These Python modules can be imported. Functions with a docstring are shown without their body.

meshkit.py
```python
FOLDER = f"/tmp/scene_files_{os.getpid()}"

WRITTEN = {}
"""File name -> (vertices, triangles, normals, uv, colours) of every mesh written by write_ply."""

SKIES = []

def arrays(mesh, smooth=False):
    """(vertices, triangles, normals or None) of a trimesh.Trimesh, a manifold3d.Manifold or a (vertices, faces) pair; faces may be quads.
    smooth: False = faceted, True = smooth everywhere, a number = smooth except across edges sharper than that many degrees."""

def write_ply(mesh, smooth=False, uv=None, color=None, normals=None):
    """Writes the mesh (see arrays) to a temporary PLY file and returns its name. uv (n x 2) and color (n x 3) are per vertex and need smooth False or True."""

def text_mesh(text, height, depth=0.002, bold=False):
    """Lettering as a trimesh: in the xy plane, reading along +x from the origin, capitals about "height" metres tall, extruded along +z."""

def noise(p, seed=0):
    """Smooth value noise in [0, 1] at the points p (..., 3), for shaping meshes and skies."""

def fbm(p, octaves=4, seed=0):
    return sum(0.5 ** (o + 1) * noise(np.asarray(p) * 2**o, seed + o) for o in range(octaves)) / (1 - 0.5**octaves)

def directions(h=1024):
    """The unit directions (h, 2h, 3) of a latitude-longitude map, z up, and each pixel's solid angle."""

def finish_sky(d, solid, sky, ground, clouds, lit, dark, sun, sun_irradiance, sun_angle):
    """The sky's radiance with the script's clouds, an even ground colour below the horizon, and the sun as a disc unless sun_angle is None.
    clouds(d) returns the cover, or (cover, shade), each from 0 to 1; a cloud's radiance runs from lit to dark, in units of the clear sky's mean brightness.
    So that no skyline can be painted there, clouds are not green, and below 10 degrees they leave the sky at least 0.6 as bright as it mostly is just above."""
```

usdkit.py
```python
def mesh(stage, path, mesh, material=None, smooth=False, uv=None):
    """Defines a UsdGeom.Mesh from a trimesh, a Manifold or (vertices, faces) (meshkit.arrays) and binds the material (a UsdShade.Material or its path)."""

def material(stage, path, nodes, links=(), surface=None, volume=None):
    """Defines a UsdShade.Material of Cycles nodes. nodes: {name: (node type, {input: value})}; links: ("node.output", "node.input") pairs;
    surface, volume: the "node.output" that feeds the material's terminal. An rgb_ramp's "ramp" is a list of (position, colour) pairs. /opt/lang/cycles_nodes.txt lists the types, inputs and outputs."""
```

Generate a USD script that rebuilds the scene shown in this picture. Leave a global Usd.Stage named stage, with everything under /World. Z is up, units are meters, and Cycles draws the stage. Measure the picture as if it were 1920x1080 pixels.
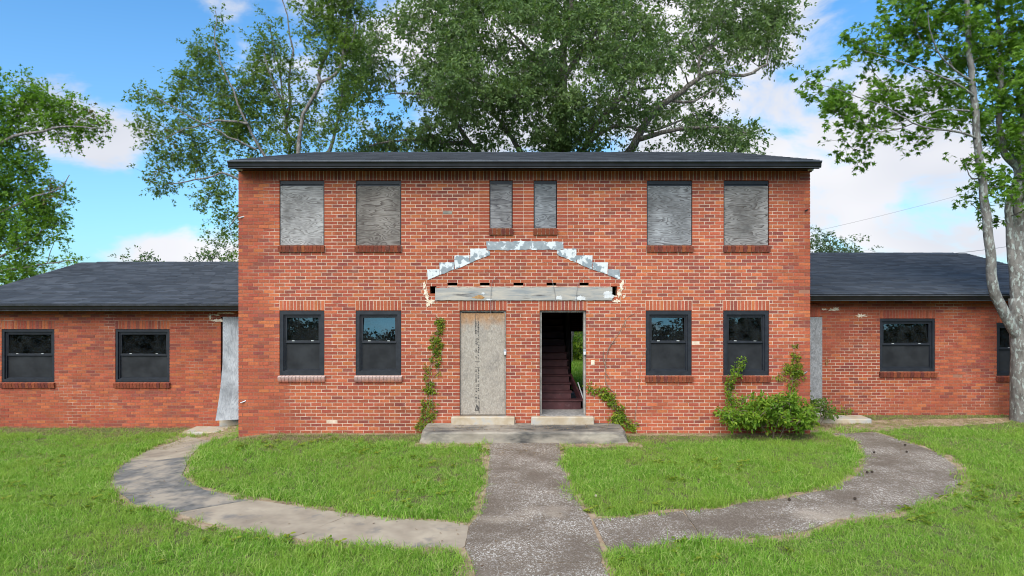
import math, numpy as np, trimesh, shapely, usdkit, meshkit
from shapely.geometry import Polygon, box as sbox, LineString, Point
from shapely.ops import unary_union
from pxr import Usd, UsdGeom, UsdLux, UsdShade, Gf, Sdf, Vt

stage = Usd.Stage.CreateInMemory()
UsdGeom.SetStageUpAxis(stage, UsdGeom.Tokens.z)
UsdGeom.SetStageMetersPerUnit(stage, 1.0)
UsdGeom.Xform.Define(stage, '/World'); UsdGeom.Scope.Define(stage, '/World/Looks')
# ------------------------------------------------------------------ camera, sky, sun, exposure
F, D, HC = 1280.0, 13.76, 2.88          # focal length in photo pixels, distance to the front wall, lens height
cam = UsdGeom.Camera.Define(stage, '/World/camera')
cam.CreateHorizontalApertureAttr(36.0); cam.CreateVerticalApertureAttr(20.25); cam.CreateFocalLengthAttr(24.0)
cam.CreateVerticalApertureOffsetAttr(36.0 * 5 / 1920)
cam.CreateClippingRangeAttr(Gf.Vec2f(0.1, 5000))
cam.AddTranslateOp().Set(Gf.Vec3d(0, -D, HC)); cam.AddRotateXOp().Set(90.0)
cam.CreateExposureAttr(1.86)
SUN_EL, SUN_AZ = math.radians(44), math.radians(198)      # azimuth measured from +y towards +x: behind the camera, to the left
sun_dir = np.array([math.cos(SUN_EL) * math.sin(SUN_AZ), math.cos(SUN_EL) * math.cos(SUN_AZ), math.sin(SUN_EL)])
sun = UsdLux.DistantLight.Define(stage, '/World/sun')
sun.CreateIntensityAttr(0.4); sun.CreateAngleAttr(60.0); sun.CreateNormalizeAttr(True); sun.CreateColorAttr(Gf.Vec3f(1.0, 0.95, 0.87))
zax = Gf.Vec3d(*map(float, sun_dir)); sun.AddOrientOp().Set(Gf.Quatf(Gf.Rotation(Gf.Vec3d(0, 0, 1), zax).GetQuat()))
SKY_STRENGTH = 0.056

def cloud_sky():
    N = {'tc': ('texture_coordinate', {}), 'sky': ('sky_texture', dict(sky_type='single_scattering', sun_disc=False, sun_elevation=SUN_EL, sun_rotation=SUN_AZ, air_density=1.0, aerosol_density=0.6, ozone_density=2.0)),
         'n1': ('noise_texture', dict(scale=7.0, detail=9.0, roughness=0.56, distortion=0.35)),
         'n2': ('noise_texture', dict(scale=2.4, detail=3.0, roughness=0.5)), 'st': ('mapping', dict(scale=(1.0, 1.0, 1.7)))}
    L = [('tc.generated', 'st.vector'), ('st.vector', 'n1.vector'), ('st.vector', 'n2.vector')]
    # banks of cloud: direction (pixel of the photograph), angular radius, flattening
    banks = [(170, 235, .075, 1.5, 1.0), (95, 265, .05, 1.3, .8), (350, 482, .055, 2.6, 1.0), (440, 470, .06, 2.0, .9), (600, 10, .10, 1.6, .6), (760, 120, .16, 1.1, .8),
             (950, 150, .30, 1.2, 1.0), (1250, 120, .26, 1.3, 1.0), (1480, 310, .17, 1.4, 1.0), (1620, 280, .15, 1.5, 1.0), (1770, 320, .12, 1.5, .95), (1660, 200, .10, 1.3, .7), (1690, 435, .085, 3.2, .92), (1350, 260, .22, 1.4, 1.0), (600, 200, .12, 1.0, .7)]
    prev = None
    for i, (px, py, r, fl, w) in enumerate(banks):
        d = np.array([(px - 960) / F, 1.0, -(py - 545) / F]); d /= np.linalg.norm(d)
        N[f'm{i}'] = ('mapping', dict(location=tuple(-d * np.array([1 / fl, 1 / fl, 1.0])), scale=(1 / fl, 1 / fl, 1.0)))
        N[f'l{i}'] = ('vector_math', dict(math_type='length'))
        N[f'r{i}'] = ('map_range', dict(range_type='smoothstep', from_min=r * 1.25, from_max=r * 0.15, to_min=0.0, to_max=w * .62, clamp=True))
        L += [('tc.generated', f'm{i}.vector'), (f'm{i}.vector', f'l{i}.vector1'), (f'l{i}.value', f'r{i}.value')]
        if prev is None: prev = f'r{i}.result'
        else:
            N[f'x{i}'] = ('math', dict(math_type='maximum')); L += [(prev, f'x{i}.value1'), (f'r{i}.result', f'x{i}.value2')]; prev = f'x{i}.value'
    N |= {'sep': ('separate_xyz', {}), 'far': ('map_range', dict(from_min=.25, from_max=-.25, to_min=0.0, to_max=.34, clamp=True)),
          'sum0': ('math', dict(math_type='maximum')), 'sum': ('math', dict(math_type='add')), 'nn': ('math', dict(math_type='multiply_add', value2=1.5, value3=0.0)),
          'cov': ('map_range', dict(range_type='smoothstep', from_min=1.03, from_max=1.36, to_min=0.0, to_max=1.0, clamp=True)),
          'shade': ('rgb_ramp', dict(ramp=[(0.30, (.46, .52, .63)), (0.46, (.74, .77, .85)), (0.62, (.97, .97, 1.0))])),
          'cl': ('vector_math', dict(math_type='scale', scale=CLOUD)), 'tint': ('mix_color', dict(blend_type='multiply', fac=1.0, b=SKY_TINT, use_clamp=False)),
          'mix': ('mix_color', dict(use_clamp=False)), 'bg': ('background_shader', dict(strength=SKY_STRENGTH)),
          'hz': ('map_range', dict(from_min=0.0, from_max=.42, to_min=.42, to_max=0.0, clamp=True)), 'haze': ('mix_color', dict(b=SKY_LOW, use_clamp=False))}
    L += [('tc.generated', 'sep.vector'), ('sep.y', 'far.value'), (prev, 'sum0.value1'), ('far.result', 'sum0.value2'), ('n1.fac', 'nn.value1'), ('nn.value', 'sum.value1'), ('sum0.value', 'sum.value2'),
          ('sum.value', 'cov.value'), ('n2.fac', 'shade.fac'), ('shade.color', 'cl.vector1'), ('sky.color', 'tint.a'), ('sep.z', 'hz.value'), ('tint.result', 'haze.a'), ('hz.result', 'haze.fac'),
          ('haze.result', 'mix.a'), ('cl.vector', 'mix.b'), ('cov.result', 'mix.fac'), ('mix.result', 'bg.color')]
    return usdkit.material(stage, '/World/Looks/sky', N, L, surface='bg.background')
CLOUD, SKY_TINT, SKY_LOW = 5.1, (0.42, 0.85, 1.10), (2.35, 3.15, 4.1)
dome = UsdLux.DomeLight.Define(stage, '/World/sky')
dome.GetPrim().SetCustomDataByKey('kind', 'structure')
UsdShade.MaterialBindingAPI.Apply(dome.GetPrim()).Bind(cloud_sky())

# ------------------------------------------------------------------ helpers
used, where = {}, {}
def path_for(name, parent):
    base = parent or '/World'
    k = used.get((base, name), 0); used[(base, name)] = k + 1
    return f'{base}/{name}' + (f'_{k:03d}' if k else '')
def tag(prim, label=None, category=None, group=None, kind=None):
    for k, v in (('label', label), ('category', category), ('group', group), ('kind', kind)):
        if v: prim.SetCustomDataByKey(k, v)
def thing(name, label, category, loc=(0, 0, 0), group=None):
    p = path_for(name, None); x = UsdGeom.Xform.Define(stage, p); x.AddTranslateOp().Set(Gf.Vec3d(*map(float, loc)))
    where[p] = np.array(loc, float); tag(x.GetPrim(), label, category, group)
    return p
def set_tone(m, t):
    UsdGeom.PrimvarsAPI(m).CreatePrimvar('tone', Sdf.ValueTypeNames.Color3fArray, 'vertex').Set(Vt.Vec3fArray.FromNumpy(np.asarray(t, np.float32)))
def island_tone(v, k, seed, clump=.45, freq=.9):
    """one random value per leaf, blade or shingle (k vertices each), partly shared by neighbours"""
    n = len(v) // k; c = np.asarray(v)[::k][:n]; u = np.random.default_rng(seed).random(n); g = np.clip((meshkit.fbm(c * freq, 2, seed) - .5) * 2.2 + .5, 0, 1)
    return np.repeat((1 - clump) * u + clump * g, k)[:, None] * np.ones(3)
def obj(name, mesh, mat, parent=None, smooth=False, tone=None, **tags):
    """one Mesh prim; the mesh is given in world coordinates"""
    p = path_for(name, parent)
    off = where.get(parent, np.zeros(3)); where[p] = off
    v, f, n = meshkit.arrays(mesh, smooth)
    m = usdkit.mesh(stage, p, (v - off, f), mat)
    if n is not None:
        m.CreateNormalsAttr(Vt.Vec3fArray.FromNumpy(n.astype(np.float32))); m.SetNormalsInterpolation('vertex')
    if tone is not None:
        t = np.asarray(tone, np.float32); set_tone(m, np.tile(t, (len(v), 1)) if t.ndim == 1 else t)
    tag(m.GetPrim(), **tags)
    return p
BF = np.array([[0, 2, 1], [0, 3, 2], [4, 5, 6], [4, 6, 7], [0, 1, 5], [0, 5, 4], [1, 2, 6], [1, 6, 5], [2, 3, 7], [2, 7, 6], [3, 0, 4], [3, 4, 7]])
def boxes(a):
    """(n,6) rows x0,x1,y0,y1,z0,z1 -> vertices (8n), faces (12n)"""
    a = np.atleast_2d(np.asarray(a, float)); n = len(a)
    x0, x1, y0, y1, z0, z1 = a.T
    v = np.stack([np.stack(c, 1) for c in ((x0, y0, z0), (x1, y0, z0), (x1, y1, z0), (x0, y1, z0), (x0, y0, z1), (x1, y0, z1), (x1, y1, z1), (x0, y1, z1))], 1).reshape(-1, 3)
    f = (BF[None] + 8 * np.arange(n)[:, None, None]).reshape(-1, 3)
    return v, f
def bx(*a): return boxes([a])
def cat(*ms):
    vs, fs, k = [], [], 0
    for v, f in ms:
        vs.append(np.asarray(v)); fs.append(np.asarray(f) + k); k += len(v)
    return np.vstack(vs), np.vstack(fs)
def tm(m): return np.array(m.vertices), np.array(m.faces)
def bevel_box(x0, x1, y0, y1, z0, z1, b=.02):
    """a box with chamfered edges"""
    pts = [(sx, sy, sz) for sx in (0, 1) for sy in (0, 1) for sz in (0, 1)]
    P = []
    for s in pts:
        c = [(x0, x1)[s[0]], (y0, y1)[s[1]], (z0, z1)[s[2]]]; d = [(b, -b)[s[0]], (b, -b)[s[1]], (b, -b)[s[2]]]
        P += [[c[0] + d[0], c[1] + d[1], c[2]], [c[0] + d[0], c[1], c[2] + d[2]], [c[0], c[1] + d[1], c[2] + d[2]]]
    return tm(trimesh.convex.convex_hull(np.array(P)))
def prism_x(poly, x0, x1):
    """a (y,z) polygon extruded along x"""
    m = trimesh.creation.extrude_polygon(Polygon(poly), x1 - x0, engine='earcut')
    v = m.vertices; return np.stack([v[:, 2] + x0, v[:, 0], v[:, 1]], 1), np.array(m.faces)
def wall_y(poly, y0, y1):
    """an (x,z) polygon (with holes) extruded from y0 to y1"""
    out = []
    for g in getattr(poly, 'geoms', [poly]):
        m = trimesh.creation.extrude_polygon(g, y1 - y0, engine='earcut'); v = m.vertices
        out.append((np.stack([v[:, 0], v[:, 2] + y0, v[:, 1]], 1), np.array(m.faces)[:, ::-1]))
    return cat(*out)
def tube(points, radii, sides=7, cap=True):
    p = np.asarray(points, float); r = np.broadcast_to(radii, (len(p),))
    t = np.gradient(p, axis=0); t /= np.linalg.norm(t, axis=1, keepdims=True) + 1e-12
    ref = np.array([0.13, .21, 1.0]) if abs(t[:, 2]).mean() < .8 else np.array([1.0, .1, .05])
    a = np.cross(t, ref); a /= np.linalg.norm(a, axis=1, keepdims=True) + 1e-12; b = np.cross(t, a)
    ang = np.arange(sides) * 2 * np.pi / sides
    v = (p[:, None] + r[:, None, None] * (np.cos(ang)[None, :, None] * a[:, None] + np.sin(ang)[None, :, None] * b[:, None])).reshape(-1, 3)
    i, j = np.meshgrid(np.arange(len(p) - 1), np.arange(sides), indexing='ij'); k = (j + 1) % sides
    q = np.stack([i * sides + j, i * sides + k, (i + 1) * sides + k, (i + 1) * sides + j], -1).reshape(-1, 4)
    f = np.vstack([q[:, [0, 2, 1]], q[:, [0, 3, 2]]])
    if cap:
        n = len(v); v = np.vstack([v, p[:1], p[-1:]]); s = np.arange(sides); s2 = (s + 1) % sides; o = (len(p) - 1) * sides
        f = np.vstack([f, np.stack([np.full(sides, n), s, s2], 1), np.stack([np.full(sides, n + 1), o + s2, o + s], 1)])
    return v, f
def smoothstep(t): t = np.clip(t, 0, 1); return t * t * (3 - 2 * t)
def gz(x, y):
    """height of the ground"""
    x, y = np.asarray(x, float), np.asarray(y, float)
    return -.33 * smoothstep((-4.6 - x) / 2.6) * smoothstep((y + 6.5) / 8.0) - .5 * smoothstep((y - 7.5) / 2.3) - .03 * smoothstep((x - 5) / 2)
def at(px, py, d): return np.array([(px - 960) * d / F, d - D, HC - (py - 545) * d / F])
def gnd(px, py):
    """where the line of sight through a pixel meets the ground"""
    d = F * HC / (py - 545)
    for _ in range(40):
        z = gz((px - 960) * d / F, d - D); d = .5 * d + .5 * F * (HC - float(z)) / (py - 545)
    return ((px - 960) * d / F, d - D)

# ------------------------------------------------------------------ materials
def M(name, nodes, links, surface='p.BSDF'):
    return usdkit.material(stage, f'/World/Looks/{name}', nodes, links, surface=surface)
def noisy(name, c1, c2, scale=3.0, detail=6.0, rough=.85, lo=.35, hi=.65, bump=0.0, bscale=60.0, stretch=(1, 1, 1), c3=None, s3=.8, lo3=.55, hi3=.75, spec=.3, dist=0.0, metal=0.0):
    N = {'g': ('geometry', {}), 'mp': ('mapping', dict(scale=stretch)), 'n': ('noise_texture', dict(scale=scale, detail=detail, roughness=.6, distortion=dist)), 'r': ('rgb_ramp', dict(ramp=[(lo, c1), (hi, c2)])),
         'p': ('principled_bsdf', dict(roughness=rough, specular_ior_level=spec, metallic=metal))}
    L = [('g.position', 'mp.vector'), ('mp.vector', 'n.vector'), ('n.fac', 'r.fac')]
    out = 'r.color'
    if c3 is not None:
        N |= {'n3': ('noise_texture', dict(scale=s3, detail=5.0, roughness=.6)), 'm3': ('map_range', dict(from_min=lo3, from_max=hi3, clamp=True)), 'x3': ('mix_color', dict(b=c3))}
        L += [('mp.vector', 'n3.vector'), ('n3.fac', 'm3.value'), ('m3.result', 'x3.fac'), (out, 'x3.a')]; out = 'x3.result'
    L += [(out, 'p.base_color')]
    if bump:
        N |= {'nb': ('noise_texture', dict(scale=bscale, detail=4.0)), 'b': ('bump', dict(strength=.7, distance=bump))}
        L += [('mp.vector', 'nb.vector'), ('nb.fac', 'b.height'), ('b.normal', 'p.normal')]
    return M(name, N, L)

BRICK = M('brick', {'a': ('attribute', dict(attribute='tone')), 'g': ('geometry', {}), 'n': ('noise_texture', dict(scale=28.0, detail=6.0, roughness=.65)), 'r': ('rgb_ramp', dict(ramp=[(.3, (.74, .70, .68)), (.5, (1, 1, 1)), (.72, (1.16, 1.18, 1.16))])),
                    'm': ('mix_color', dict(blend_type='multiply', fac=1.0, use_clamp=False)),
                    'n2': ('noise_texture', dict(scale=2.6, detail=8.0, roughness=.7)), 'r2': ('map_range', dict(from_min=.60, from_max=.74, to_max=.20, clamp=True)), 'm2': ('mix_color', dict(b=(.52, .36, .28))),
                    'n4': ('noise_texture', dict(scale=1.3, detail=7.0, roughness=.66)), 'r4': ('map_range', dict(from_min=.56, from_max=.74, to_max=.55, clamp=True)), 'm4': ('mix_color', dict(b=(.15, .045, .028))), 'of': ('mapping', dict(location=(7.0, 3, 1), scale=(1.7, 1.7, .55))),
                    'nb': ('noise_texture', dict(scale=90.0, detail=5.0)), 'b': ('bump', dict(strength=.6, distance=.004)),
                    'p': ('principled_bsdf', dict(roughness=.9, specular_ior_level=.25))},
          [('g.position', 'n.vector'), ('n.fac', 'r.fac'), ('a.color', 'm.a'), ('r.color', 'm.b'), ('g.position', 'n2.vector'), ('n2.fac', 'r2.value'), ('r2.result', 'm2.fac'), ('m.result', 'm2.a'),
           ('g.position', 'of.vector'), ('of.vector', 'n4.vector'), ('n4.fac', 'r4.value'), ('r4.result', 'm4.fac'), ('m2.result', 'm4.a'),
           ('m4.result', 'p.base_color'), ('g.position', 'nb.vector'), ('nb.fac', 'b.height'), ('b.normal', 'p.normal')])
def mortar_mat():
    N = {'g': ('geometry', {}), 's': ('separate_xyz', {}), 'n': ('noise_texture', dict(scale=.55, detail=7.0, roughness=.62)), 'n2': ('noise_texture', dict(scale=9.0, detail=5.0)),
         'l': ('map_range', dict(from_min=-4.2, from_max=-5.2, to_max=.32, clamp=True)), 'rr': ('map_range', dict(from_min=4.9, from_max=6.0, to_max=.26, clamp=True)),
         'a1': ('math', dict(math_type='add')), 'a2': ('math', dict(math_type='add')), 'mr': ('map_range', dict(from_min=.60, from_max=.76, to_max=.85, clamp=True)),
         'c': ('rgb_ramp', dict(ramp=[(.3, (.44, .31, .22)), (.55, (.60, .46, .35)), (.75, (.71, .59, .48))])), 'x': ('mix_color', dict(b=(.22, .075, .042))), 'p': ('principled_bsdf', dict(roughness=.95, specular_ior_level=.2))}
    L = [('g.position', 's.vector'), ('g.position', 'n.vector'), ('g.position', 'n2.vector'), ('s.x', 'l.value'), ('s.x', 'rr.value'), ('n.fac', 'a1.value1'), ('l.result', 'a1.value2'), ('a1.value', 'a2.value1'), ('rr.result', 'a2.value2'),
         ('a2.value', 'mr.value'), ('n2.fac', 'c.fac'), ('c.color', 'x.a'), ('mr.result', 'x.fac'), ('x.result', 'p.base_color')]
    return M('mortar', N, L)
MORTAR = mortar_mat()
def brickwork(name):
    N = {'g': ('geometry', {}), 's': ('separate_xyz', {}), 'c': ('combine_xyz', {}), 'ad': ('math', dict(math_type='add')), 'bt': ('brick_texture', dict(color1=(.34, .085, .04), color2=(.20, .06, .04), mortar=(.5, .38, .3), scale=1.0, mortar_size=.005, brick_width=.2115, row_height=.0685, bias=-.2)), 'p': ('principled_bsdf', dict(roughness=.9, specular_ior_level=.25))}
    return M(name, N, [('g.position', 's.vector'), ('s.x', 'ad.value1'), ('s.y', 'ad.value2'), ('ad.value', 'c.x'), ('s.z', 'c.y'), ('c.vector', 'bt.vector'), ('bt.color', 'p.base_color')])
BRICKWORK = brickwork('far_brickwork')
NAVY = noisy('navy_metal', (.011, .013, .018), (.020, .023, .030), scale=8, rough=.45, spec=.4, c3=(.06, .055, .05), s3=14, lo3=.66, hi3=.8)
BLACK = noisy('black_metal', (.006, .006, .007), (.012, .012, .014), scale=5, rough=.30, spec=.5)
LIP = noisy('gutter_lip', (.05, .055, .065), (.09, .095, .11), scale=5, rough=.3, spec=.6)
SCREEN = noisy('insect_screen', (.010, .011, .013), (.024, .026, .029), scale=3, rough=.65, spec=.25)
WHITE = noisy('white_plastic', (.55, .55, .54), (.75, .75, .73), scale=20, rough=.5)
STEEL = noisy('galvanized_steel', (.35, .37, .4), (.55, .57, .6), scale=40, rough=.4, metal=.7)
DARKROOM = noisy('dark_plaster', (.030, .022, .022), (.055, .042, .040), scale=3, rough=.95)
MAROON = noisy('maroon_paint', (.050, .018, .020), (.085, .030, .032), scale=6, rough=.55, c3=(.12, .07, .07), s3=9, lo3=.6, hi3=.8)
GLASS = M('window_glass', {'t': ('transparent_bsdf', dict(color=(.35, .42, .42))), 'gl': ('glossy_bsdf', dict(color=(.60, .67, .63), roughness=0.0)), 'n': ('noise_texture', dict(scale=2.5, detail=1.0)), 'g': ('geometry', {}), 'b': ('bump', dict(strength=.25, distance=.004)),
                           'du': ('diffuse_bsdf', dict(color=(.30, .31, .30))), 'nd': ('noise_texture', dict(scale=5.0, detail=5.0)), 'md': ('map_range', dict(from_min=.35, from_max=.75, to_min=.005, to_max=.055, clamp=True)), 'dm': ('mix_closure', {}), 'f': ('fresnel', dict(IOR=2.6)), 'mx': ('mix_closure', {})}, [('g.position', 'n.vector'), ('n.fac', 'b.height'), ('b.normal', 'gl.normal'), ('f.fac', 'mx.fac'), ('g.position', 'nd.vector'), ('nd.fac', 'md.value'), ('md.result', 'dm.fac'), ('t.BSDF', 'dm.closure1'), ('du.BSDF', 'dm.closure2'), ('dm.closure', 'mx.closure1'), ('gl.BSDF', 'mx.closure2')], surface='mx.closure')
def plywood(name, base, dark, seed, amount=.5, axis='x'):
    sc = (1.0, 1.0, 5.5) if axis == 'x' else (5.5, 1.0, 1.0)
    N = {'g': ('geometry', {}), 'mp': ('mapping', dict(location=(seed * 3.1, 0, seed * 1.7), scale=sc)), 'n': ('noise_texture', dict(scale=1.25, detail=1.6, roughness=.4, distortion=.9)),
         'mul': ('math', dict(math_type='multiply', value2=12.0)), 'fr': ('math', dict(math_type='fraction')), 'ln': ('map_range', dict(from_min=0.55, from_max=0.0, clamp=True)),
         'nf': ('noise_texture', dict(scale=14.0, detail=6.0, roughness=.7)), 'nb': ('noise_texture', dict(scale=1.4, detail=5.0, roughness=.6)), 'lnm': ('math', dict(math_type='multiply', value2=amount)),
         'rb': ('rgb_ramp', dict(ramp=[(.34, tuple(np.array(base) * .5)), (.5, base), (.64, tuple(np.array(base) * 1.35))])), 'rf': ('rgb_ramp', dict(ramp=[(.3, (.72, .72, .74)), (.7, (1.12, 1.12, 1.1))])),
         'm1': ('mix_color', dict(blend_type='multiply', fac=1.0, use_clamp=False)), 'm2': ('mix_color', dict(b=dark)), 'p': ('principled_bsdf', dict(roughness=.9, specular_ior_level=.2))}
    L = [('g.position', 'mp.vector'), ('mp.vector', 'n.vector'), ('n.fac', 'mul.value1'), ('mul.value', 'fr.value1'), ('fr.value', 'ln.value'), ('mp.vector', 'nf.vector'), ('g.position', 'nb.vector'), ('nb.fac', 'rb.fac'), ('nf.fac', 'rf.fac'),
         ('rb.color', 'm1.a'), ('rf.color', 'm1.b'), ('m1.result', 'm2.a'), ('ln.result', 'lnm.value1'), ('lnm.value', 'm2.fac'), ('m2.result', 'p.base_color')]
    return M(name, N, L)
PLY = [plywood('plywood_pale', (.33, .32, .31), (.10, .09, .085), 0, .9), plywood('plywood_brown', (.20, .18, .16), (.06, .045, .04), 1, .9), plywood('plywood_grey', (.215, .21, .21), (.06, .055, .06), 2, .9), plywood('plywood_grey_blue', (.205, .215, .225), (.07, .07, .075), 3, .9),
       plywood('plywood_silver', (.23, .235, .24), (.075, .07, .07), 4, .9), plywood('plywood_knotty', (.235, .225, .215), (.06, .05, .045), 5, .9)]
WARPED = plywood('warped_plywood', (.36, .38, .40), (.10, .11, .13), 6, .45, axis='z')
def osb(name, c_lo, c_hi, top=None):
    N = {'g': ('geometry', {}), 'w': ('noise_texture', dict(scale=5.0, detail=2.0)), 'mp': ('mapping', dict(scale=(1.0, 1.0, .55))), 'ad': ('vector_math', dict(math_type='multiply_add', vector2=(.10, .10, .10))),
         'v': ('voronoi_texture', dict(scale=42.0, randomness=1.0)), 'bw': ('rgb_to_bw', {}), 'r': ('rgb_ramp', dict(ramp=[(.0, c_lo), (.5, tuple((np.array(c_lo) + np.array(c_hi)) / 2)), (1, c_hi)])),
         'n': ('noise_texture', dict(scale=60.0, detail=5.0, roughness=.7)), 'rn': ('rgb_ramp', dict(ramp=[(.25, (.7, .7, .7)), (.7, (1.15, 1.15, 1.15))])), 'm': ('mix_color', dict(blend_type='multiply', fac=1.0, use_clamp=False)), 'p': ('principled_bsdf', dict(roughness=.9, specular_ior_level=.2)),
         'n5': ('noise_texture', dict(scale=3.2, detail=7.0, roughness=.65)), 'r5': ('map_range', dict(from_min=.5, from_max=.72, to_max=.5, clamp=True)), 'x5': ('mix_color', dict(b=(.13, .12, .115)))}
    L = [('g.position', 'w.vector'), ('w.color', 'ad.vector1'), ('g.position', 'ad.vector3'), ('ad.vector', 'mp.vector'), ('mp.vector', 'v.vector'), ('v.color', 'bw.color'), ('bw.val', 'r.fac'), ('mp.vector', 'n.vector'), ('n.fac', 'rn.fac'), ('r.color', 'm.a'), ('rn.color', 'm.b'),
         ('g.position', 'n5.vector'), ('n5.fac', 'r5.value'), ('r5.result', 'x5.fac'), ('m.result', 'x5.a')]
    out = 'x5.result'
    if top:
        N |= {'s': ('separate_xyz', {}), 'nz': ('noise_texture', dict(scale=7.0, detail=4.0)), 'az': ('math', dict(math_type='multiply_add', value2=.5)), 'tr': ('map_range', dict(from_min=top[0], from_max=top[1], clamp=True)), 'tx': ('mix_color', dict(blend_type='multiply', b=(1.0, .66, .42)))}
        L += [('g.position', 's.vector'), ('g.position', 'nz.vector'), ('nz.fac', 'az.value1'), ('s.z', 'az.value3'), ('az.value', 'tr.value'), ('tr.result', 'tx.fac'), (out, 'tx.a')]; out = 'tx.result'
    return M(name, N, L + [(out, 'p.base_color')])
OSB = osb('weathered_osb', (.27, .235, .195), (.40, .355, .30), top=(2.35, 2.62)); OSB2 = osb('grey_osb', (.19, .19, .195), (.36, .36, .36))
INK = noisy('stamp_ink', (.045, .042, .040), (.12, .11, .10), scale=70, rough=.95)
CONCRETE = noisy('stained_concrete', (.22, .19, .15), (.38, .335, .27), scale=3, rough=.93, bump=.004, bscale=120, c3=(.065, .062, .058), s3=1.7, lo3=.44, hi3=.64, stretch=(.6, 1.2, 1.6))
STEPCON = noisy('cream_concrete', (.38, .30, .20), (.50, .44, .35), scale=4, rough=.93, bump=.004, bscale=120, c3=(.34, .34, .33), s3=4, lo3=.5, hi3=.66)
FLOORC = noisy('dusty_floor', (.16, .15, .14), (.30, .28, .26), scale=14, rough=.95)
PAINT = noisy('flaking_paint', (.50, .53, .53), (.60, .62, .61), scale=9, rough=.7, c3=(.22, .26, .28), s3=5.5, lo3=.50, hi3=.53)
PAINTG = noisy('worn_grey_paint', (.20, .23, .25), (.30, .33, .34), scale=9, rough=.75, c3=(.56, .60, .62), s3=4.5, lo3=.53, hi3=.56)
PLANK = noisy('weathered_plank', (.24, .25, .25), (.42, .38, .32), scale=3.0, rough=.9, stretch=(.7, 1, 5), c3=(.075, .07, .07), s3=2.4, lo3=.58, hi3=.72, dist=.6)
PLANK_WHITE = noisy('peeling_white', (.48, .49, .49), (.62, .62, .61), scale=9, rough=.7)
RUST = noisy('rust_stain', (.28, .13, .04), (.42, .27, .13), scale=12, rough=.9)
PLASTER = noisy('cream_plaster', (.58, .46, .32), (.74, .66, .54), scale=14, rough=.95)
WIRE = noisy('dull_wire', (.16, .15, .15), (.26, .25, .25), scale=10, rough=.6)
def shingle_mat():
    N = {'g': ('geometry', {}), 'a': ('attribute', dict(attribute='tone')), 'r': ('rgb_ramp', dict(ramp=[(0, (.024, .028, .035)), (.5, (.042, .048, .058)), (1, (.070, .078, .092))])), 'n': ('noise_texture', dict(scale=260.0, detail=3.0)), 'rn': ('rgb_ramp', dict(ramp=[(.3, (.7, .7, .7)), (.7, (1.35, 1.35, 1.35))])),
         'm': ('mix_color', dict(blend_type='multiply', fac=1.0, use_clamp=False)), 'p': ('principled_bsdf', dict(roughness=.72, specular_ior_level=.45))}
    return M('charcoal_shingle', N, [('a.fac', 'r.fac'), ('g.position', 'n.vector'), ('n.fac', 'rn.fac'), ('r.color', 'm.a'), ('rn.color', 'm.b'), ('m.result', 'p.base_color')])
SHINGLE = shingle_mat()
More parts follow.
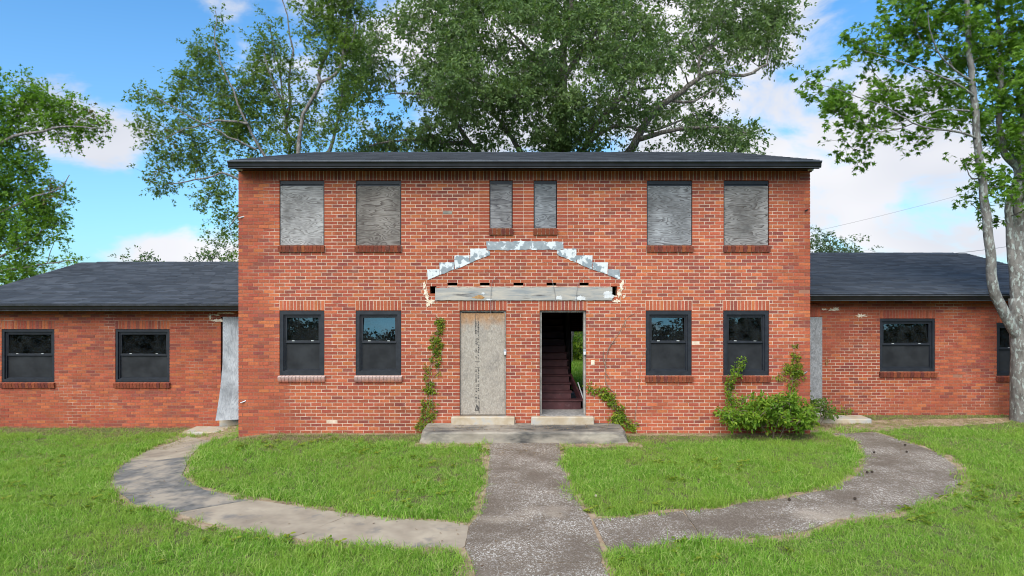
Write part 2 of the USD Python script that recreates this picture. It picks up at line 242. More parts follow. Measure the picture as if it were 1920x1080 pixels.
def aggregate():
    N = {'g': ('geometry', {}), 'v': ('voronoi_texture', dict(scale=75.0)), 'bw': ('rgb_to_bw', {}), 'r': ('rgb_ramp', dict(ramp=[(.0, (.13, .098, .070)), (.45, (.20, .160, .120)), (.66, (.27, .225, .18)), (.78, (.50, .46, .40)), (1, (.74, .70, .64))])),
         'n': ('noise_texture', dict(scale=1.2, detail=7.0, roughness=.65)), 'm': ('map_range', dict(from_min=.38, from_max=.60, clamp=True)), 'x': ('mix_color', dict(b=(.122, .092, .066))), 'xm': ('math', dict(math_type='multiply', value2=.80)),
         'n2': ('noise_texture', dict(scale=.9, detail=6.0)), 'm2': ('map_range', dict(from_min=.60, from_max=.72, to_max=.6, clamp=True)), 'x2': ('mix_color', dict(b=(.40, .33, .25))), 'o': ('mapping', dict(location=(4, 9, 2))),
         'b': ('bump', dict(strength=.6, distance=.006)), 'p': ('principled_bsdf', dict(roughness=.93, specular_ior_level=.25))}
    L = [('g.position', 'v.vector'), ('v.color', 'bw.color'), ('bw.val', 'r.fac'), ('g.position', 'n.vector'), ('n.fac', 'm.value'), ('m.result', 'xm.value1'), ('xm.value', 'x.fac'), ('r.color', 'x.a'), ('g.position', 'o.vector'), ('o.vector', 'n2.vector'), ('n2.fac', 'm2.value'), ('m2.result', 'x2.fac'), ('x.result', 'x2.a'),
         ('x2.result', 'p.base_color'), ('v.distance', 'b.height'), ('b.normal', 'p.normal')]
    return M('exposed_aggregate', N, L)
AGG = aggregate()
SMOOTHCON = noisy('worn_smooth_concrete', (.25, .20, .145), (.40, .33, .24), scale=1.8, rough=.93, bump=.003, bscale=140, c3=(.19, .17, .145), s3=1.7, lo3=.56, hi3=.66)
DARKCON = noisy('black_stained_concrete', (.105, .100, .090), (.19, .178, .158), scale=7, rough=.93, bump=.003, bscale=140, c3=(.34, .285, .215), s3=1.5, lo3=.47, hi3=.60)
SOIL = noisy('thatch_soil', (.085, .075, .03), (.15, .125, .06), scale=6, rough=1.0, bump=.02, bscale=30, c3=(.085, .12, .025), s3=1.3, lo3=.4, hi3=.6)
DIRT = noisy('tan_dirt', (.24, .165, .10), (.40, .30, .20), scale=7, rough=1.0, bump=.006, bscale=60, c3=(.14, .095, .06), s3=3, lo3=.55, hi3=.7)
def leafmat(name, cols, rough=.5, trans=.35, tcol=None, spec=.35):
    k = len(cols); N = {'a': ('attribute', dict(attribute='tone')), 'r': ('rgb_ramp', dict(ramp=[(i / max(k - 1, 1), c) for i, c in enumerate(cols)])), 'p': ('principled_bsdf', dict(roughness=rough, specular_ior_level=spec)), 't': ('translucent_bsdf', {}), 'mx': ('mix_closure', dict(fac=trans)),
                        'tm': ('mix_color', dict(blend_type='multiply', fac=1.0, b=tcol or (1.5, 1.6, .6), use_clamp=False))}
    return M(name, N, [('a.fac', 'r.fac'), ('r.color', 'p.base_color'), ('r.color', 'tm.a'), ('tm.result', 't.color'), ('p.BSDF', 'mx.closure1'), ('t.BSDF', 'mx.closure2')], surface='mx.closure')
OAKLEAF = leafmat('oak_leaf', [(.050, .090, .032), (.090, .146, .048), (.136, .200, .068), (.200, .268, .110)], rough=.5, trans=.35, spec=.2)
GUMLEAF = leafmat('gum_leaf', [(.066, .120, .022), (.112, .180, .033), (.180, .260, .056)], trans=.4, spec=.2)
BRIGHTLEAF = leafmat('bright_gum_leaf', [(.065, .14, .014), (.115, .22, .022), (.18, .30, .035)], trans=.42, spec=.2)
NEARLEAF = leafmat('near_gum_leaf', [(.058, .130, .013), (.105, .205, .022), (.180, .295, .040)], trans=.42, spec=.2)
RUSSETLEAF = leafmat('russet_leaf', [(.10, .10, .03), (.14, .12, .04)], trans=.35)
SHRUBLEAF = leafmat('shrub_leaf', [(.060, .130, .012), (.115, .215, .020), (.185, .285, .028), (.28, .33, .04)], trans=.38, spec=.2)
VINELEAF = leafmat('vine_leaf', [(.07, .13, .012), (.13, .21, .02), (.22, .28, .03), (.32, .31, .035)], trans=.35, spec=.2)
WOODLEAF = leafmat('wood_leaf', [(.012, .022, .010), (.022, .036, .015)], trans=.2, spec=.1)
FARLEAF = leafmat('far_leaf', [(.05, .09, .03), (.09, .135, .05)], trans=.3)
def bark(name, c1, c2, c3, s=12.0):
    return noisy(name, c1, c2, scale=s, detail=8, rough=.95, bump=.02, bscale=25, stretch=(1, 1, .45), c3=c3, s3=16.0, lo3=.53, hi3=.60)
BARK = bark('lichen_bark', (.11, .10, .09), (.22, .205, .185), (.32, .35, .32))
PALEBARK = bark('pale_bark', (.10, .085, .072), (.19, .17, .15), (.26, .25, .23))
OAKBARK = bark('oak_bark', (.07, .058, .048), (.17, .15, .125), (.27, .26, .23))
DARKTWIG = noisy('dark_twig', (.06, .05, .042), (.12, .105, .09), scale=20, rough=.95)
TWIG = noisy('dry_twig', (.17, .125, .09), (.27, .21, .16), scale=20, rough=.95)
# --GEOMETRY--
# ------------------------------------------------------------------ ground, path
def lines(segs): return np.unique(np.round(np.concatenate([np.linspace(a, b, n) for a, b, n in segs]), 4))
gxs = lines([(-400, -40, 12), (-40, -14, 20), (-14, 16, 121), (16, 40, 20), (40, 400, 12)]); gxs = np.unique(np.concatenate([gxs, [-5.45, -5.38, 5.9, 5.96]]))
gys = lines([(-120, -20, 10), (-20, -9, 12), (-9, 12, 85), (12, 30, 16), (30, 500, 14)]); gys = np.unique(np.concatenate([gys, [.10, .16, 9.4, 9.5]]))
GX, GY = np.meshgrid(gxs, gys); GZ = gz(GX, GY)
GZ = np.where((GX > -5.4) & (GX < 5.92) & (GY > .12) & (GY < 9.45), -.95, GZ)
nx, ny = len(gxs), len(gys); ii, jj = np.meshgrid(np.arange(ny - 1), np.arange(nx - 1), indexing='ij'); q0 = (ii * nx + jj).ravel()
obj('ground', (np.stack([GX.ravel(), GY.ravel(), GZ.ravel()], 1), np.vstack([np.stack([q0, q0 + 1, q0 + nx + 1], 1), np.stack([q0, q0 + nx + 1, q0 + nx], 1)])), SOIL, kind='structure')

left_in = [(640, 963), (567, 953), (500, 942), (443, 937), (430, 930), (383, 920), (360, 910), (342, 893), (350, 870), (360, 853), (377, 838), (400, 828)]
left_out = [(353, 818), (333, 828), (277, 847), (240, 867), (215, 887), (210, 907), (227, 928), (253, 947), (300, 954), (333, 964), (383, 981), (467, 998), (567, 1013), (640, 1022), (707, 1026), (783, 1028), (867, 1029)]
cen_l = [(918, 832), (917, 870), (914, 907), (905, 947), (893, 975), (880, 988)]
cen_r = [(1048, 832), (1053, 870), (1066, 903), (1077, 937), (1098, 963), (1107, 972)]
right_in = [(1173, 973), (1280, 960), (1353, 957), (1400, 943), (1447, 941), (1493, 931), (1547, 920), (1600, 898), (1618, 880), (1622, 857), (1613, 833), (1597, 822), (1560, 814)]
right_out = [(1640, 812), (1680, 824), (1730, 840), (1763, 853), (1793, 877), (1802, 895), (1798, 917), (1773, 930), (1730, 943), (1680, 960), (1630, 971), (1570, 975), (1513, 997), (1463, 1005), (1380, 1012), (1280, 1018), (1207, 1027), (1140, 1034)]
G = lambda pts: [gnd(*p) for p in pts]
pL = Polygon(G(left_in) + G(left_out) + G([(880, 1020), (880, 988), (847, 982), (690, 970)])).buffer(0)
pR = Polygon(G(right_in) + G(right_out) + G([(1120, 1020), (1110, 975)])).buffer(0)
pC = Polygon(G(cen_r[::-1] + cen_l + [(872, 1030), (885, 1055), (892, 1079)]) + [(-.46, -9.5), (.95, -9.5)] + G([(1140, 1079), (1128, 1055), (1128, 1035)])).buffer(0)
PATH = unary_union([pL, pR, pC]).buffer(.06).buffer(-.06)
def cuts(poly, segs, w=.006):
    return poly.difference(unary_union([LineString([gnd(*a), gnd(*b)]).buffer(w) for a, b in segs]))
def ragged(poly, amp, freq, seed, step=.05):
    out = []
    for g in getattr(poly, 'geoms', [poly]):
        n = max(8, int(g.exterior.length / step)); p = np.array([g.exterior.interpolate(i / n, True).coords[0] for i in range(n)])
        d = meshkit.fbm(np.c_[p * freq, np.full(n, seed)], 3, seed)[:, None] - .5; c = np.roll(p, -1, 0) - np.roll(p, 1, 0); nn = np.c_[c[:, 1], -c[:, 0]] / (np.linalg.norm(c, axis=1, keepdims=True) + 1e-9)
        out.append(Polygon(p + nn * d * 2 * amp).buffer(0))
    return unary_union(out)
def sheet(poly, thick, top):
    """a slab lying on the ground, its top a fixed height above it"""
    ms = []
    for g in getattr(poly, 'geoms', [poly]):
        if g.area < .004: continue
        m = trimesh.creation.extrude_polygon(g, thick, engine='earcut'); m = m.subdivide_to_size(.45, max_iter=6) if g.area > .2 else m
        v = np.array(m.vertices); v[:, 2] += gz(v[:, 0], v[:, 1]) + top - thick; ms.append((v, np.array(m.faces)))
    return cat(*ms)
dirt = ragged(unary_union([PATH.buffer(.12), Polygon(G([(350, 803), (440, 800), (448, 816), (400, 832), (300, 850), (270, 846)])), Polygon(G([(1300, 811), (1520, 800), (1560, 790), (1700, 787), (1900, 783), (1900, 792), (1650, 808), (1520, 812)])), sbox(-1.9, -1.25, 2.4, -.9), sbox(-1.9, -.12, -5.5, .02), sbox(2.2, -.2, 5.5, .02)]), .10, 2.2, 3)
obj('bare_dirt', sheet(dirt, .03, .006), DIRT, kind='structure')
pslab = thing('path', None, None); tag(stage.GetPrimAtPath(pslab), kind='structure')
tiles = []
lcut = cuts(pL, [((200, 868), (420, 852)), ((190, 909), (400, 905)), ((200, 935), (470, 912)), ((280, 972), (520, 930)), ((500, 1030), (700, 950))])
rcut = cuts(pR, [((1480, 822), (1760, 836)), ((1560, 893), (1850, 905)), ((1420, 925), (1640, 985)), ((1270, 945), (1330, 1030))])
ccut = cuts(pC, [((850, 893), (1150, 893)), ((850, 931), (1150, 931)), ((820, 972), (1180, 972)), ((820, 1060), (1200, 1057))])
junction = LineString([gnd(1107, 970), gnd(1143, 1040)]).buffer(.007)
ccut = ccut.difference(junction); rcut = rcut.difference(pC.buffer(.007)).difference(junction); lcut = lcut.difference(pC.buffer(.007))
rng = np.random.default_rng(5)
for poly, kinds in ((lcut, 'left'), (rcut, 'right'), (ccut, 'centre')):
    for g in sorted(getattr(poly, 'geoms', [poly]), key=lambda g: -g.centroid.y):
        if g.area < .03: continue
        c = g.centroid; mat = AGG
        if kinds == 'left': mat = DARKCON if -4.75 < c.y < -2.3 and c.x < -3.4 else SMOOTHCON
        obj('concrete_slab', sheet(ragged(g, .010, 5, 1), .05, .014 + rng.uniform(0, .006)), mat, pslab)

# ------------------------------------------------------------------ brick buildings
PITCH, STRETCH, JOINT = .0690, .2115, .0125
def tones(n, rng, xs, zs, dark=.13):
    """a fired-clay colour for each brick; darker bricks cluster"""
    u = rng.random(n); cl = meshkit.fbm(np.c_[xs * .8, zs * 1.1, np.zeros(n)], 3, 11) - .5
    pal = np.array([(.350, .090, .044), (.318, .079, .041), (.280, .068, .039), (.388, .109, .046), (.210, .058, .042), (.250, .064, .041)])
    e = u + cl * .5
    k = np.select([e < .30, e < .58, e < 1 - dark, e < 1 - dark * .55], [0, 1, 2, 5], 4); k = np.where((rng.random(n) < .09), 3, k)
    c = pal[k] * rng.uniform(.90, 1.10, (n, 1)) * (1 + .5 * (meshkit.fbm(np.c_[xs * .45, zs * .5, np.full(n, 3.0)], 3, 23)[:, None] - .5)); c[:, 1] *= rng.uniform(.92, 1.1, n)
    return c
class Wall:
    """bricks of one wall in the plane y = y0, laid in running bond round its openings"""
    def __init__(s, x0, x1, z0, z1, y0, seed, gap=.0045):
        s.x0, s.x1, s.z0, s.z1, s.y = x0, x1, z0, z1, y0; s.rng = np.random.default_rng(seed); s.holes, s.keep, s.rows, s.col = [], [], [], []
    def hole(s, x0, x1, z0, z1): s.holes.append((x0, x1, z0, z1)); s.keep.append((x0, x1, z0, z1))
    def skip(s, x0, x1, z0, z1): s.keep.append((x0, x1, z0, z1))
    def add(s, a): s.rows.append(a)
    def lay(s, zref, x_off=0.0):
        r = math.ceil((s.z0 - zref) / PITCH); 
        while zref + r * PITCH + .02 < s.z1:
            za = zref + r * PITCH + JOINT / 2; zb = min(za + PITCH - JOINT, s.z1); zc = (za + zb) / 2
            if zb - za < .025: break
            spans = [(s.x0, s.x1)]
            for (a, b, c, d) in s.keep:
                if c < zc < d: spans = [t for (p, q) in spans for t in ((p, min(q, a)), (max(p, b), q)) if t[1] - t[0] > .03]
            off = x_off + (STRETCH / 2 if r % 2 else 0)
            for p, q in spans:
                edges = [p]; k = math.floor((p - off) / STRETCH) + 1
                while off + k * STRETCH < q - .045:
                    if off + k * STRETCH > p + .05: edges.append(off + k * STRETCH + s.rng.normal(0, .003))
                    k += 1
                edges.append(q)
                for i in range(len(edges) - 1):
                    l = edges[i] + (JOINT / 2 if i else .0); h = edges[i + 1] - (JOINT / 2 if i < len(edges) - 2 else .0)
                    s.add((l, h, s.y + s.rng.normal(0, .0014), s.y + .11, za + s.rng.normal(0, .0008), zb + s.rng.normal(0, .0008)))
            r += 1
    def soldiers(s, x0, x1, z0, z1, n=None):
        n = n or max(2, round((x1 - x0) / .0715)); w = (x1 - x0) / n
        for i in range(n): s.add((x0 + i * w + (JOINT / 2 if i else 0), x0 + (i + 1) * w - (JOINT / 2 if i < n - 1 else 0), s.y + s.rng.normal(0, .0014), s.y + .11, z0, z1 - JOINT))
        s.skip(x0 - JOINT, x1 + JOINT, z0 - .004, z1 - .004)
    def stack(s, x0, x1, z0, z1):
        n = round((z1 - z0) / PITCH); h = (z1 - z0) / n
        for i in range(n): s.add((x0 + .004, x1 - (.004 if s.x0 < 0 else .004), s.y + s.rng.normal(0, .0014), s.y + .11, z0 + i * h + JOINT / 2, z0 + (i + 1) * h - JOINT / 2))
        s.skip(x0 - .004, x1 + .004, z0, z1)
    def build(s, parent, label=None, thick=.25, mortar=True):
        e = .0045
        poly = sbox(s.x0 + .006, s.z0, s.x1 - .006, s.z1)
        for (a, b, c, d) in s.holes: poly = poly.difference(sbox(a - e, c - e, b + e, d + e))
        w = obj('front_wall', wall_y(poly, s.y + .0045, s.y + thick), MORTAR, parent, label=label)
        a = np.array(s.rows); cx, cz = a[:, :2].mean(1), a[:, 4:].mean(1); t = tones(len(a), s.rng, cx, cz)
        full = (a[:, 1] - a[:, 0] > .19); d = np.hypot(cx, cz - HC) + np.where(full, 0, 100); order = np.argsort(d); first, rest = order[:299], order[299:]
        for i in first: obj('brick', boxes(a[i]), BRICK, w, tone=t[i])
        if len(rest): obj('brick_courses', boxes(a[rest]), BRICK, w, tone=np.repeat(t[rest], 8, 0), kind='stuff')
        return w
def sill(parent, wall, x0, x1, z0, z1, n=None, mat=None, pale=False):
    """sloping sill of bricks on edge"""
    n = n or round((x1 - x0) / .075); w = (x1 - x0) / n; bed = obj('window_sill', bx(x0 + .012, x1 - .012, wall.y - .030, wall.y + .10, z0 + .012, z1 - .045), MORTAR, parent)
    ang = math.radians(17); c, s_ = math.cos(ang), math.sin(ang); t = tones(n, wall.rng, np.linspace(x0, x1, n), np.full(n, z0), .35)
    for i in range(n):
        v, f = boxes((x0 + i * w + .004, x0 + (i + 1) * w - .004, 0, .20, 0, .115)); v = v.copy()
        y, z = v[:, 1].copy(), v[:, 2].copy(); v[:, 1] = wall.y - .062 + wall.rng.normal(0, .0025) + y * c - z * s_ + .085 * s_; v[:, 2] = z0 + .004 + y * s_ + z * c
        v[:, 2] = np.minimum(v[:, 2], z1 + .02)
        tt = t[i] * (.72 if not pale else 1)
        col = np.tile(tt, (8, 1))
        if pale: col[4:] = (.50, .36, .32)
        obj('sill_brick', (v, f), BRICK, bed, tone=col)
def ring(x0, x1, z0, z1, wl, wr, wt, wb, y0, y1):
    return boxes([(x0, x1, y0, y1, z1 - wt, z1), (x0, x1, y0, y1, z0, z0 + wb), (x0, x0 + wl, y0, y1, z0 + wb, z1 - wt), (x1 - wr, x1, y0, y1, z0 + wb, z1 - wt)])
def tilted(x0, x1, z0, z1, y, tilt, turn=0.0):
    """pane hinged at its bottom edge, leaning back"""
    dy = (z1 - z0) * math.tan(tilt); dt = (x1 - x0) * math.tan(turn); th = .004
    v = np.array([(x0, y, z0), (x1, y + dt, z0), (x1, y + th + dt, z0), (x0, y + th, z0), (x0, y + dy, z1), (x1, y + dy + dt, z1), (x1, y + dy + th + dt, z1), (x0, y + dy + th, z1)]); return v, BF
def window(parent, y, x0, x1, z0, z1, tilt=.05, turn=0.0, cas=.068, label=None):
    x0, x1, z0, z1 = x0 + .006, x1 - .006, z0 + .006, z1 - .008
    w = obj('window', ring(x0, x1, z0, z1, cas, cas, cas + .008, cas + .012, y + .012, y + .05), NAVY, parent, label=label)
    a, b, c, d = x0 + cas - .02, x1 - cas + .02, z0 + cas - .01, z1 - cas + .01
    obj('track', ring(a, b, c, d, .05, .05, .05, .04, y + .052, y + .16), NAVY, w)
    a, b, c, d = a + .052, b - .052, c + .042, d - .052; mz = c + (d - c) * .535
    obj('upper_sash', ring(a, b, mz, d, .026, .026, .03, .012, y + .062, y + .085), NAVY, w)
    obj('meeting_rail', bevel_box(a, b, y + .054, y + .10, mz - .045, mz - .002, .006), NAVY, w)
    obj('pane', tilted(a + .024, b - .024, mz + .010, d - .028, y + .072, tilt, turn), GLASS, w)
    obj('insect_screen', bx(a + .012, b - .012, y + .088, y + .092, c + .012, mz - .046), SCREEN, w)
    obj('screen_frame', ring(a, b, c, mz - .046, .014, .014, .001, .018, y + .080, y + .098), NAVY, w)
    for fx in (.22, .78): obj('latch', bevel_box(a + (b - a) * fx - .028, a + (b - a) * fx + .028, y + .056, y + .078, mz - .0015, mz + .010, .003), WHITE, w)
def boarded(parent, y, x0, x1, z0, z1, mat, label, head=.11):
    x0, x1, z0, z1 = x0 + .006, x1 - .006, z0 + .004, z1 - .008
    w = obj('window', ring(x0, x1, z0, z1, .024, .024, .06, .02, y + .03, y + .10), NAVY, parent, label=label)
    obj('sash_rail', bx(x0 + .026, x1 - .026, y + .055, y + .09, z1 - head - .05, z1 - .062), NAVY, w)
    b = obj('plywood_panel', bevel_box(x0 + .012, x1 - .012, y + .012, y + .028, z0 + .004, z1 - head, .002), mat, w)
    for fx, fz in ((.06, .06), (.94, .06), (.06, .94), (.94, .94), (.05, .5), (.95, .5)):
        sx, sz = x0 + (x1 - x0) * fx, z0 + (z1 - head - z0) * fz; obj('screw', bx(sx - .006, sx + .006, y + .008, y + .0125, sz - .006, sz + .006), BLACK, b)
def gutter(parent, x0, x1, ye, zt, xlip=0):
    """fascia board, gutter with rolled lip, soffit"""
    prof = [(ye + .01, zt), (ye + .01, zt - .125), (ye - .045, zt - .13), (ye - .075, zt - .105), (ye - .08, zt - .055), (ye - .105, zt - .03), (ye - .107, zt - .004), (ye - .09, zt - .004), (ye - .09, zt - .02), (ye - .02, zt - .05), (ye - .004, zt)]
    g = obj('gutter', prism_x(prof, x0, x1), BLACK, parent)
    obj('gutter_lip', prism_x([(ye - .112, zt - .016), (ye - .112, zt + .001), (ye - .092, zt + .001), (ye - .092, zt - .016)], x0, x1), LIP, g)
    obj('gutter_seam', prism_x([(ye - .058, zt - .136), (ye - .062, zt - .122), (ye - .045, zt - .1305)], x0, x1), LIP, g)
    obj('fascia', bx(x0, x1, ye + .012, ye + .035, zt - .14, zt + .01), BLACK, parent)
    return g
def roof(parent, x0, x1, yf, yb, ze, zr, seed, ridge_span=None, exposure=.143):
    """gable roof with its ridge along x: deck, shingles laid in courses on both slopes, ridge cap"""
    ym = (yf + yb) / 2; t = .05
    dk = obj('roof', prism_x([(yf, ze - t), (yb, ze - t), (yb, ze), (ym, zr), (yf, ze)], x0, x1), BLACK, parent)
    rng = np.random.default_rng(seed); vs = []
    for side in (-1, 1):
        ya = yf if side < 0 else yb; L = math.hypot(ym - ya, zr - ze); n = int(L / exposure); uy, uz = (ym - ya) / L, (zr - ze) / L; nyv = np.array([-uz, uy]) if uy > 0 else np.array([uz, -uy]); nyv = nyv if nyv[1] > 0 else -nyv
        for r in range(n + 1):
            x = x0 - rng.random() * .3
            while x < x1:
                w = .31 + rng.normal(0, .004) if side < 0 else 1.2; a, b = max(x, x0 - .012), min(x + w - .004, x1 + .012); x += w
                if b - a < .02: continue
                s0 = r * exposure - (.02 if r == 0 else .0) - abs(rng.normal(0, .003)); s1 = min((r + 1) * exposure + .04, L); h0 = .015 + abs(rng.normal(0, .004)); h1 = .002
                p = lambda s, h: np.array([ya + uy * s + nyv[0] * h, ze + uz * s + nyv[1] * h])
                q = [p(s0, .0), p(s0, h0), p(s1, h1 + .002), p(s1, .0)]
                vs.append([(a, *q[0]), (b, *q[0]), (b, *q[3]), (a, *q[3]), (a, *q[1]), (b, *q[1]), (b, *q[2]), (a, *q[2])])
    v = np.array(vs).reshape(-1, 3); f = (BF[None] + 8 * np.arange(len(vs))[:, None, None]).reshape(-1, 3)
    obj('shingle_courses', (v, f), SHINGLE, dk, kind='stuff', tone=island_tone(v, 8, seed, .3, .6))
    ra, rb = ridge_span or (x0, x1); k = 0
    xs = np.arange(ra, rb, .30)
    cap = [prism_x([(ym - .15, zr - .15 * (zr - ze) / (ym - yf) + .012), (ym, zr + .022 + .004 * (i % 2)), (ym + .15, zr - .15 * (zr - ze) / (ym - yf) + .012), (ym, zr + .004)], a, min(a + .32, rb)) for i, a in enumerate(xs)]
    obj('ridge_cap', cat(*cap), SHINGLE, dk, tone=(.4, .4, .4))
    return dk

# pixel of the photograph -> place in a wall plane
def PX(px, d): return (px - 960) * d / F
def PZ(py, d): return HC - (py - 545) * d / F
SX = lambda px: PX(px, D); SZ = lambda py: PZ(py, D)
# ---- the two-storey building
house = thing('brick_building', 'two-storey red brick building with boarded upper windows and two front doorways', 'building', (.25, 0, 0))
X0, X1 = SX(447), SX(1519)
W = Wall(X0, X1, -.6, SZ(320), 0.0, 21)
ZR = SZ(582); row = lambda k: 582 - k * PITCH * F / D      # brick courses counted from the heads of the lower windows
up = [(524, 608, row(38), row(19)), (667, 752, row(38), row(19)), (918, 961, row(38), row(24)), (1001, 1044, row(38), row(24)), (1213, 1298, row(38), row(19)), (1357, 1442, row(38), row(19))]
dn = [(524, 608, 582, row(-19)), (667, 752, 582, row(-19)), (1211, 1297, 582, row(-19)), (1356, 1442, 582, row(-19))]
doors = [(862, 949, 582, 780), (1012, 1099, 582, 780)]
band0, band1 = SZ(row(38)), SZ(320)
W.soldiers(SX(466), SX(1500), band0, band1 + JOINT)
for a, b in ((SX(447), SX(466)), (SX(1500), SX(1519))):
    for i in range(3):
        h = (band1 - band0) / 3; W.add((a, b - .004 if a < 0 else b, W.y, .11, band0 + i * h + JOINT / 2, band0 + (i + 1) * h - JOINT / 2))
    W.skip(a, b, band0, band1)
for a, b, c, d in up + dn + doors: W.hole(SX(a), SX(b), SZ(d), SZ(c))
for a, b, c, d in up: W.skip(SX(a) - .02, SX(b) + .02, SZ(d) - 2 * PITCH, SZ(d))
for a, b, c, d in dn: W.skip(SX(a) - .02, SX(b) + .02, SZ(d) - 2 * PITCH, SZ(d)); W.soldiers(SX(a), SX(b), ZR, ZR + 3 * PITCH)
for a, b, c, d in doors: W.soldiers(SX(a - 1), SX(b + 1), ZR, ZR + 3 * PITCH)
for a, b in ((898, 918), (961, 981), (981, 1001), (1044, 1064)): W.stack(SX(a), SX(b), ZR + 22 * PITCH, ZR + 38 * PITCH)
slots = [(839, 857), (900, 918), (963, 981), (1025, 1043), (1087, 1104)]
for a, b in slots: W.hole(SX(a), SX(b), SZ(535.2), SZ(530.8))
W.hole(SX(806), SX(818), SZ(551), SZ(537)); W.hole(SX(1146), SX(1157), SZ(554), SZ(537))
W.lay(ZR, SX(524))
W.build(house)
for a, b, c, d in up: sill(house, W, SX(a - 1.5), SX(b + 1.5), SZ(d) - 2 * PITCH, SZ(d), n=12 if b - a > 50 else 6)
for k, (a, b, c, d) in enumerate(dn): sill(house, W, SX(a - 2), SX(b + 2), SZ(d) - 2 * PITCH, SZ(d), n=13, pale=k < 2)
lab = ['pale plywood board with horizontal grain', 'dark brown-grey plywood board with swirling grain', 'narrow grey plywood board', 'narrow bluish plywood board', 'silver-grey plywood board', 'knotty plywood board with pale knots down the middle']
for (a, b, c, d), m, l in zip(up, [PLY[0], PLY[1], PLY[2], PLY[3], PLY[4], PLY[5]], lab): boarded(house, 0, SX(a), SX(b), SZ(d), SZ(c), m, 'window covered by a ' + l, .105 if b - a > 50 else .07)
for (a, b, c, d), (tl, tu) in zip(dn, [(.080, .03), (.092, -.03), (.084, .05), (.074, -.04)]): window(house, 0, SX(a), SX(b), SZ(d), SZ(c), tl, tu)
YB = 9.54; ZT = SZ(320)
gz_ = lambda y: 0
for nm, xa, xb in (('side_wall', X0 + .012, X0 + .25), ('side_wall', X1 - .25, X1 - .012)): obj(nm, bx(xa, xb, .253, YB - .253, -.9, 5.29), BRICKWORK, house)
bo = (PX(1070, 23.3), PX(1070, 23.3) + .95, -.55, PZ(621, 23.3))
obj('back_wall', wall_y(sbox(X0 + .01, -.9, X1 - .01, 5.29).difference(sbox(bo[0], bo[2], bo[1], bo[3])), YB - .25, YB), BRICKWORK, house)
EY, EZ, RZ = -.36, 5.435, 6.62
for xa, xb in ((X0 + .012, X0 + .25), (X1 - .25, X1 - .012)): obj('gable', prism_x([(.02, 5.293), (YB - .02, 5.293), ((EY + 9.9) / 2, RZ - .07)], xa, xb), BRICKWORK, house)
roof(house, X0 - .01, X1 + .01, EY, 9.9, EZ, RZ, 3, (X0 + .12, X1 - .12))
gutter(house, SX(447) - .035, SX(1519) + .03, EY - .004, 5.415)
obj('soffit', bx(X0 + .01, X1 - .01, EY + .036, .005, 5.298, 5.315), BLACK, house)
obj('frieze', bx(X0 + .02, X1 - .02, -.045, -.001, 5.262 + .031, 5.2975), BLACK, house)
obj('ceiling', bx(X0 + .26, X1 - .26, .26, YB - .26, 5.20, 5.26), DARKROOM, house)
# upper floor with an opening for the stair, ground floor, lower back floor, inner walls
hx0, hx1 = .36, 3.25
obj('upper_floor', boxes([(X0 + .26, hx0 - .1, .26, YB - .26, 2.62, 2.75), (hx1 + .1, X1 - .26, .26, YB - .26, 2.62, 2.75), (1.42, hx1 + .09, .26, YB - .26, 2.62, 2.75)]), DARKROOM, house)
obj('floor', boxes([(X0 + .26, hx0 - .1, .26, YB - .26, .2, .366), (hx1 + .1, X1 - .26, .26, YB - .26, .2, .366), (hx0 - .09, hx1 + .09, .02, 1.35, .15, .366)]), FLOORC, house)
obj('lower_floor', bx(hx0 - .09, hx1 + .09, 1.36, YB - .26, -.7, -.55), FLOORC, house)
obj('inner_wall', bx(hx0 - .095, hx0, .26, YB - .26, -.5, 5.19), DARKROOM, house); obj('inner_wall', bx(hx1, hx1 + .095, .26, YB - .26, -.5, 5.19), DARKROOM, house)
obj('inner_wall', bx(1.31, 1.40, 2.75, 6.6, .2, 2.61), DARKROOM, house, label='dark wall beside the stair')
st = obj('stair', cat(*[bx(hx0 + .004, 1.27, .70 + .25 * i, .70 + .25 * i + .26, .366, .366 + .171 + .145 * i) for i in range(17)]), MAROON, house, label='maroon painted staircase')
for i in range(17):
    xr = 1.30 if i else 1.50; obj('tread', bevel_box(hx0 + .002, xr, .675 + .25 * i, .70 + .25 * (i + 1) - .002 - (0 if i else 0), .366 + .172 + .145 * i, .366 + .196 + .145 * i, .006), MAROON, st)
obj('stair_block', bx(1.272, 1.46, .71, .93, .367, .53), MAROON, house)
a_, b_ = at(1068, 700, 15.4), at(1094, 757, 14.55); dd = np.array([0, 0, -.20])
sv = np.array([a_, b_, b_ + dd, a_ + dd]); sv = np.vstack([sv, sv + (.04, 0.006, 0)]); obj('stair_string', (sv, np.array([[0, 2, 1], [0, 3, 2], [4, 5, 6], [4, 6, 7], [0, 1, 5], [0, 5, 4], [1, 2, 6], [1, 6, 5], [2, 3, 7], [2, 7, 6], [3, 0, 4], [3, 4, 7]])), MAROON, house)
obj('handrail', tube([at(1081, 718, 14.95) + (.03, 0, .01), b_ + (.03, 0, .01)], .012, 6), PLANK_WHITE, house)
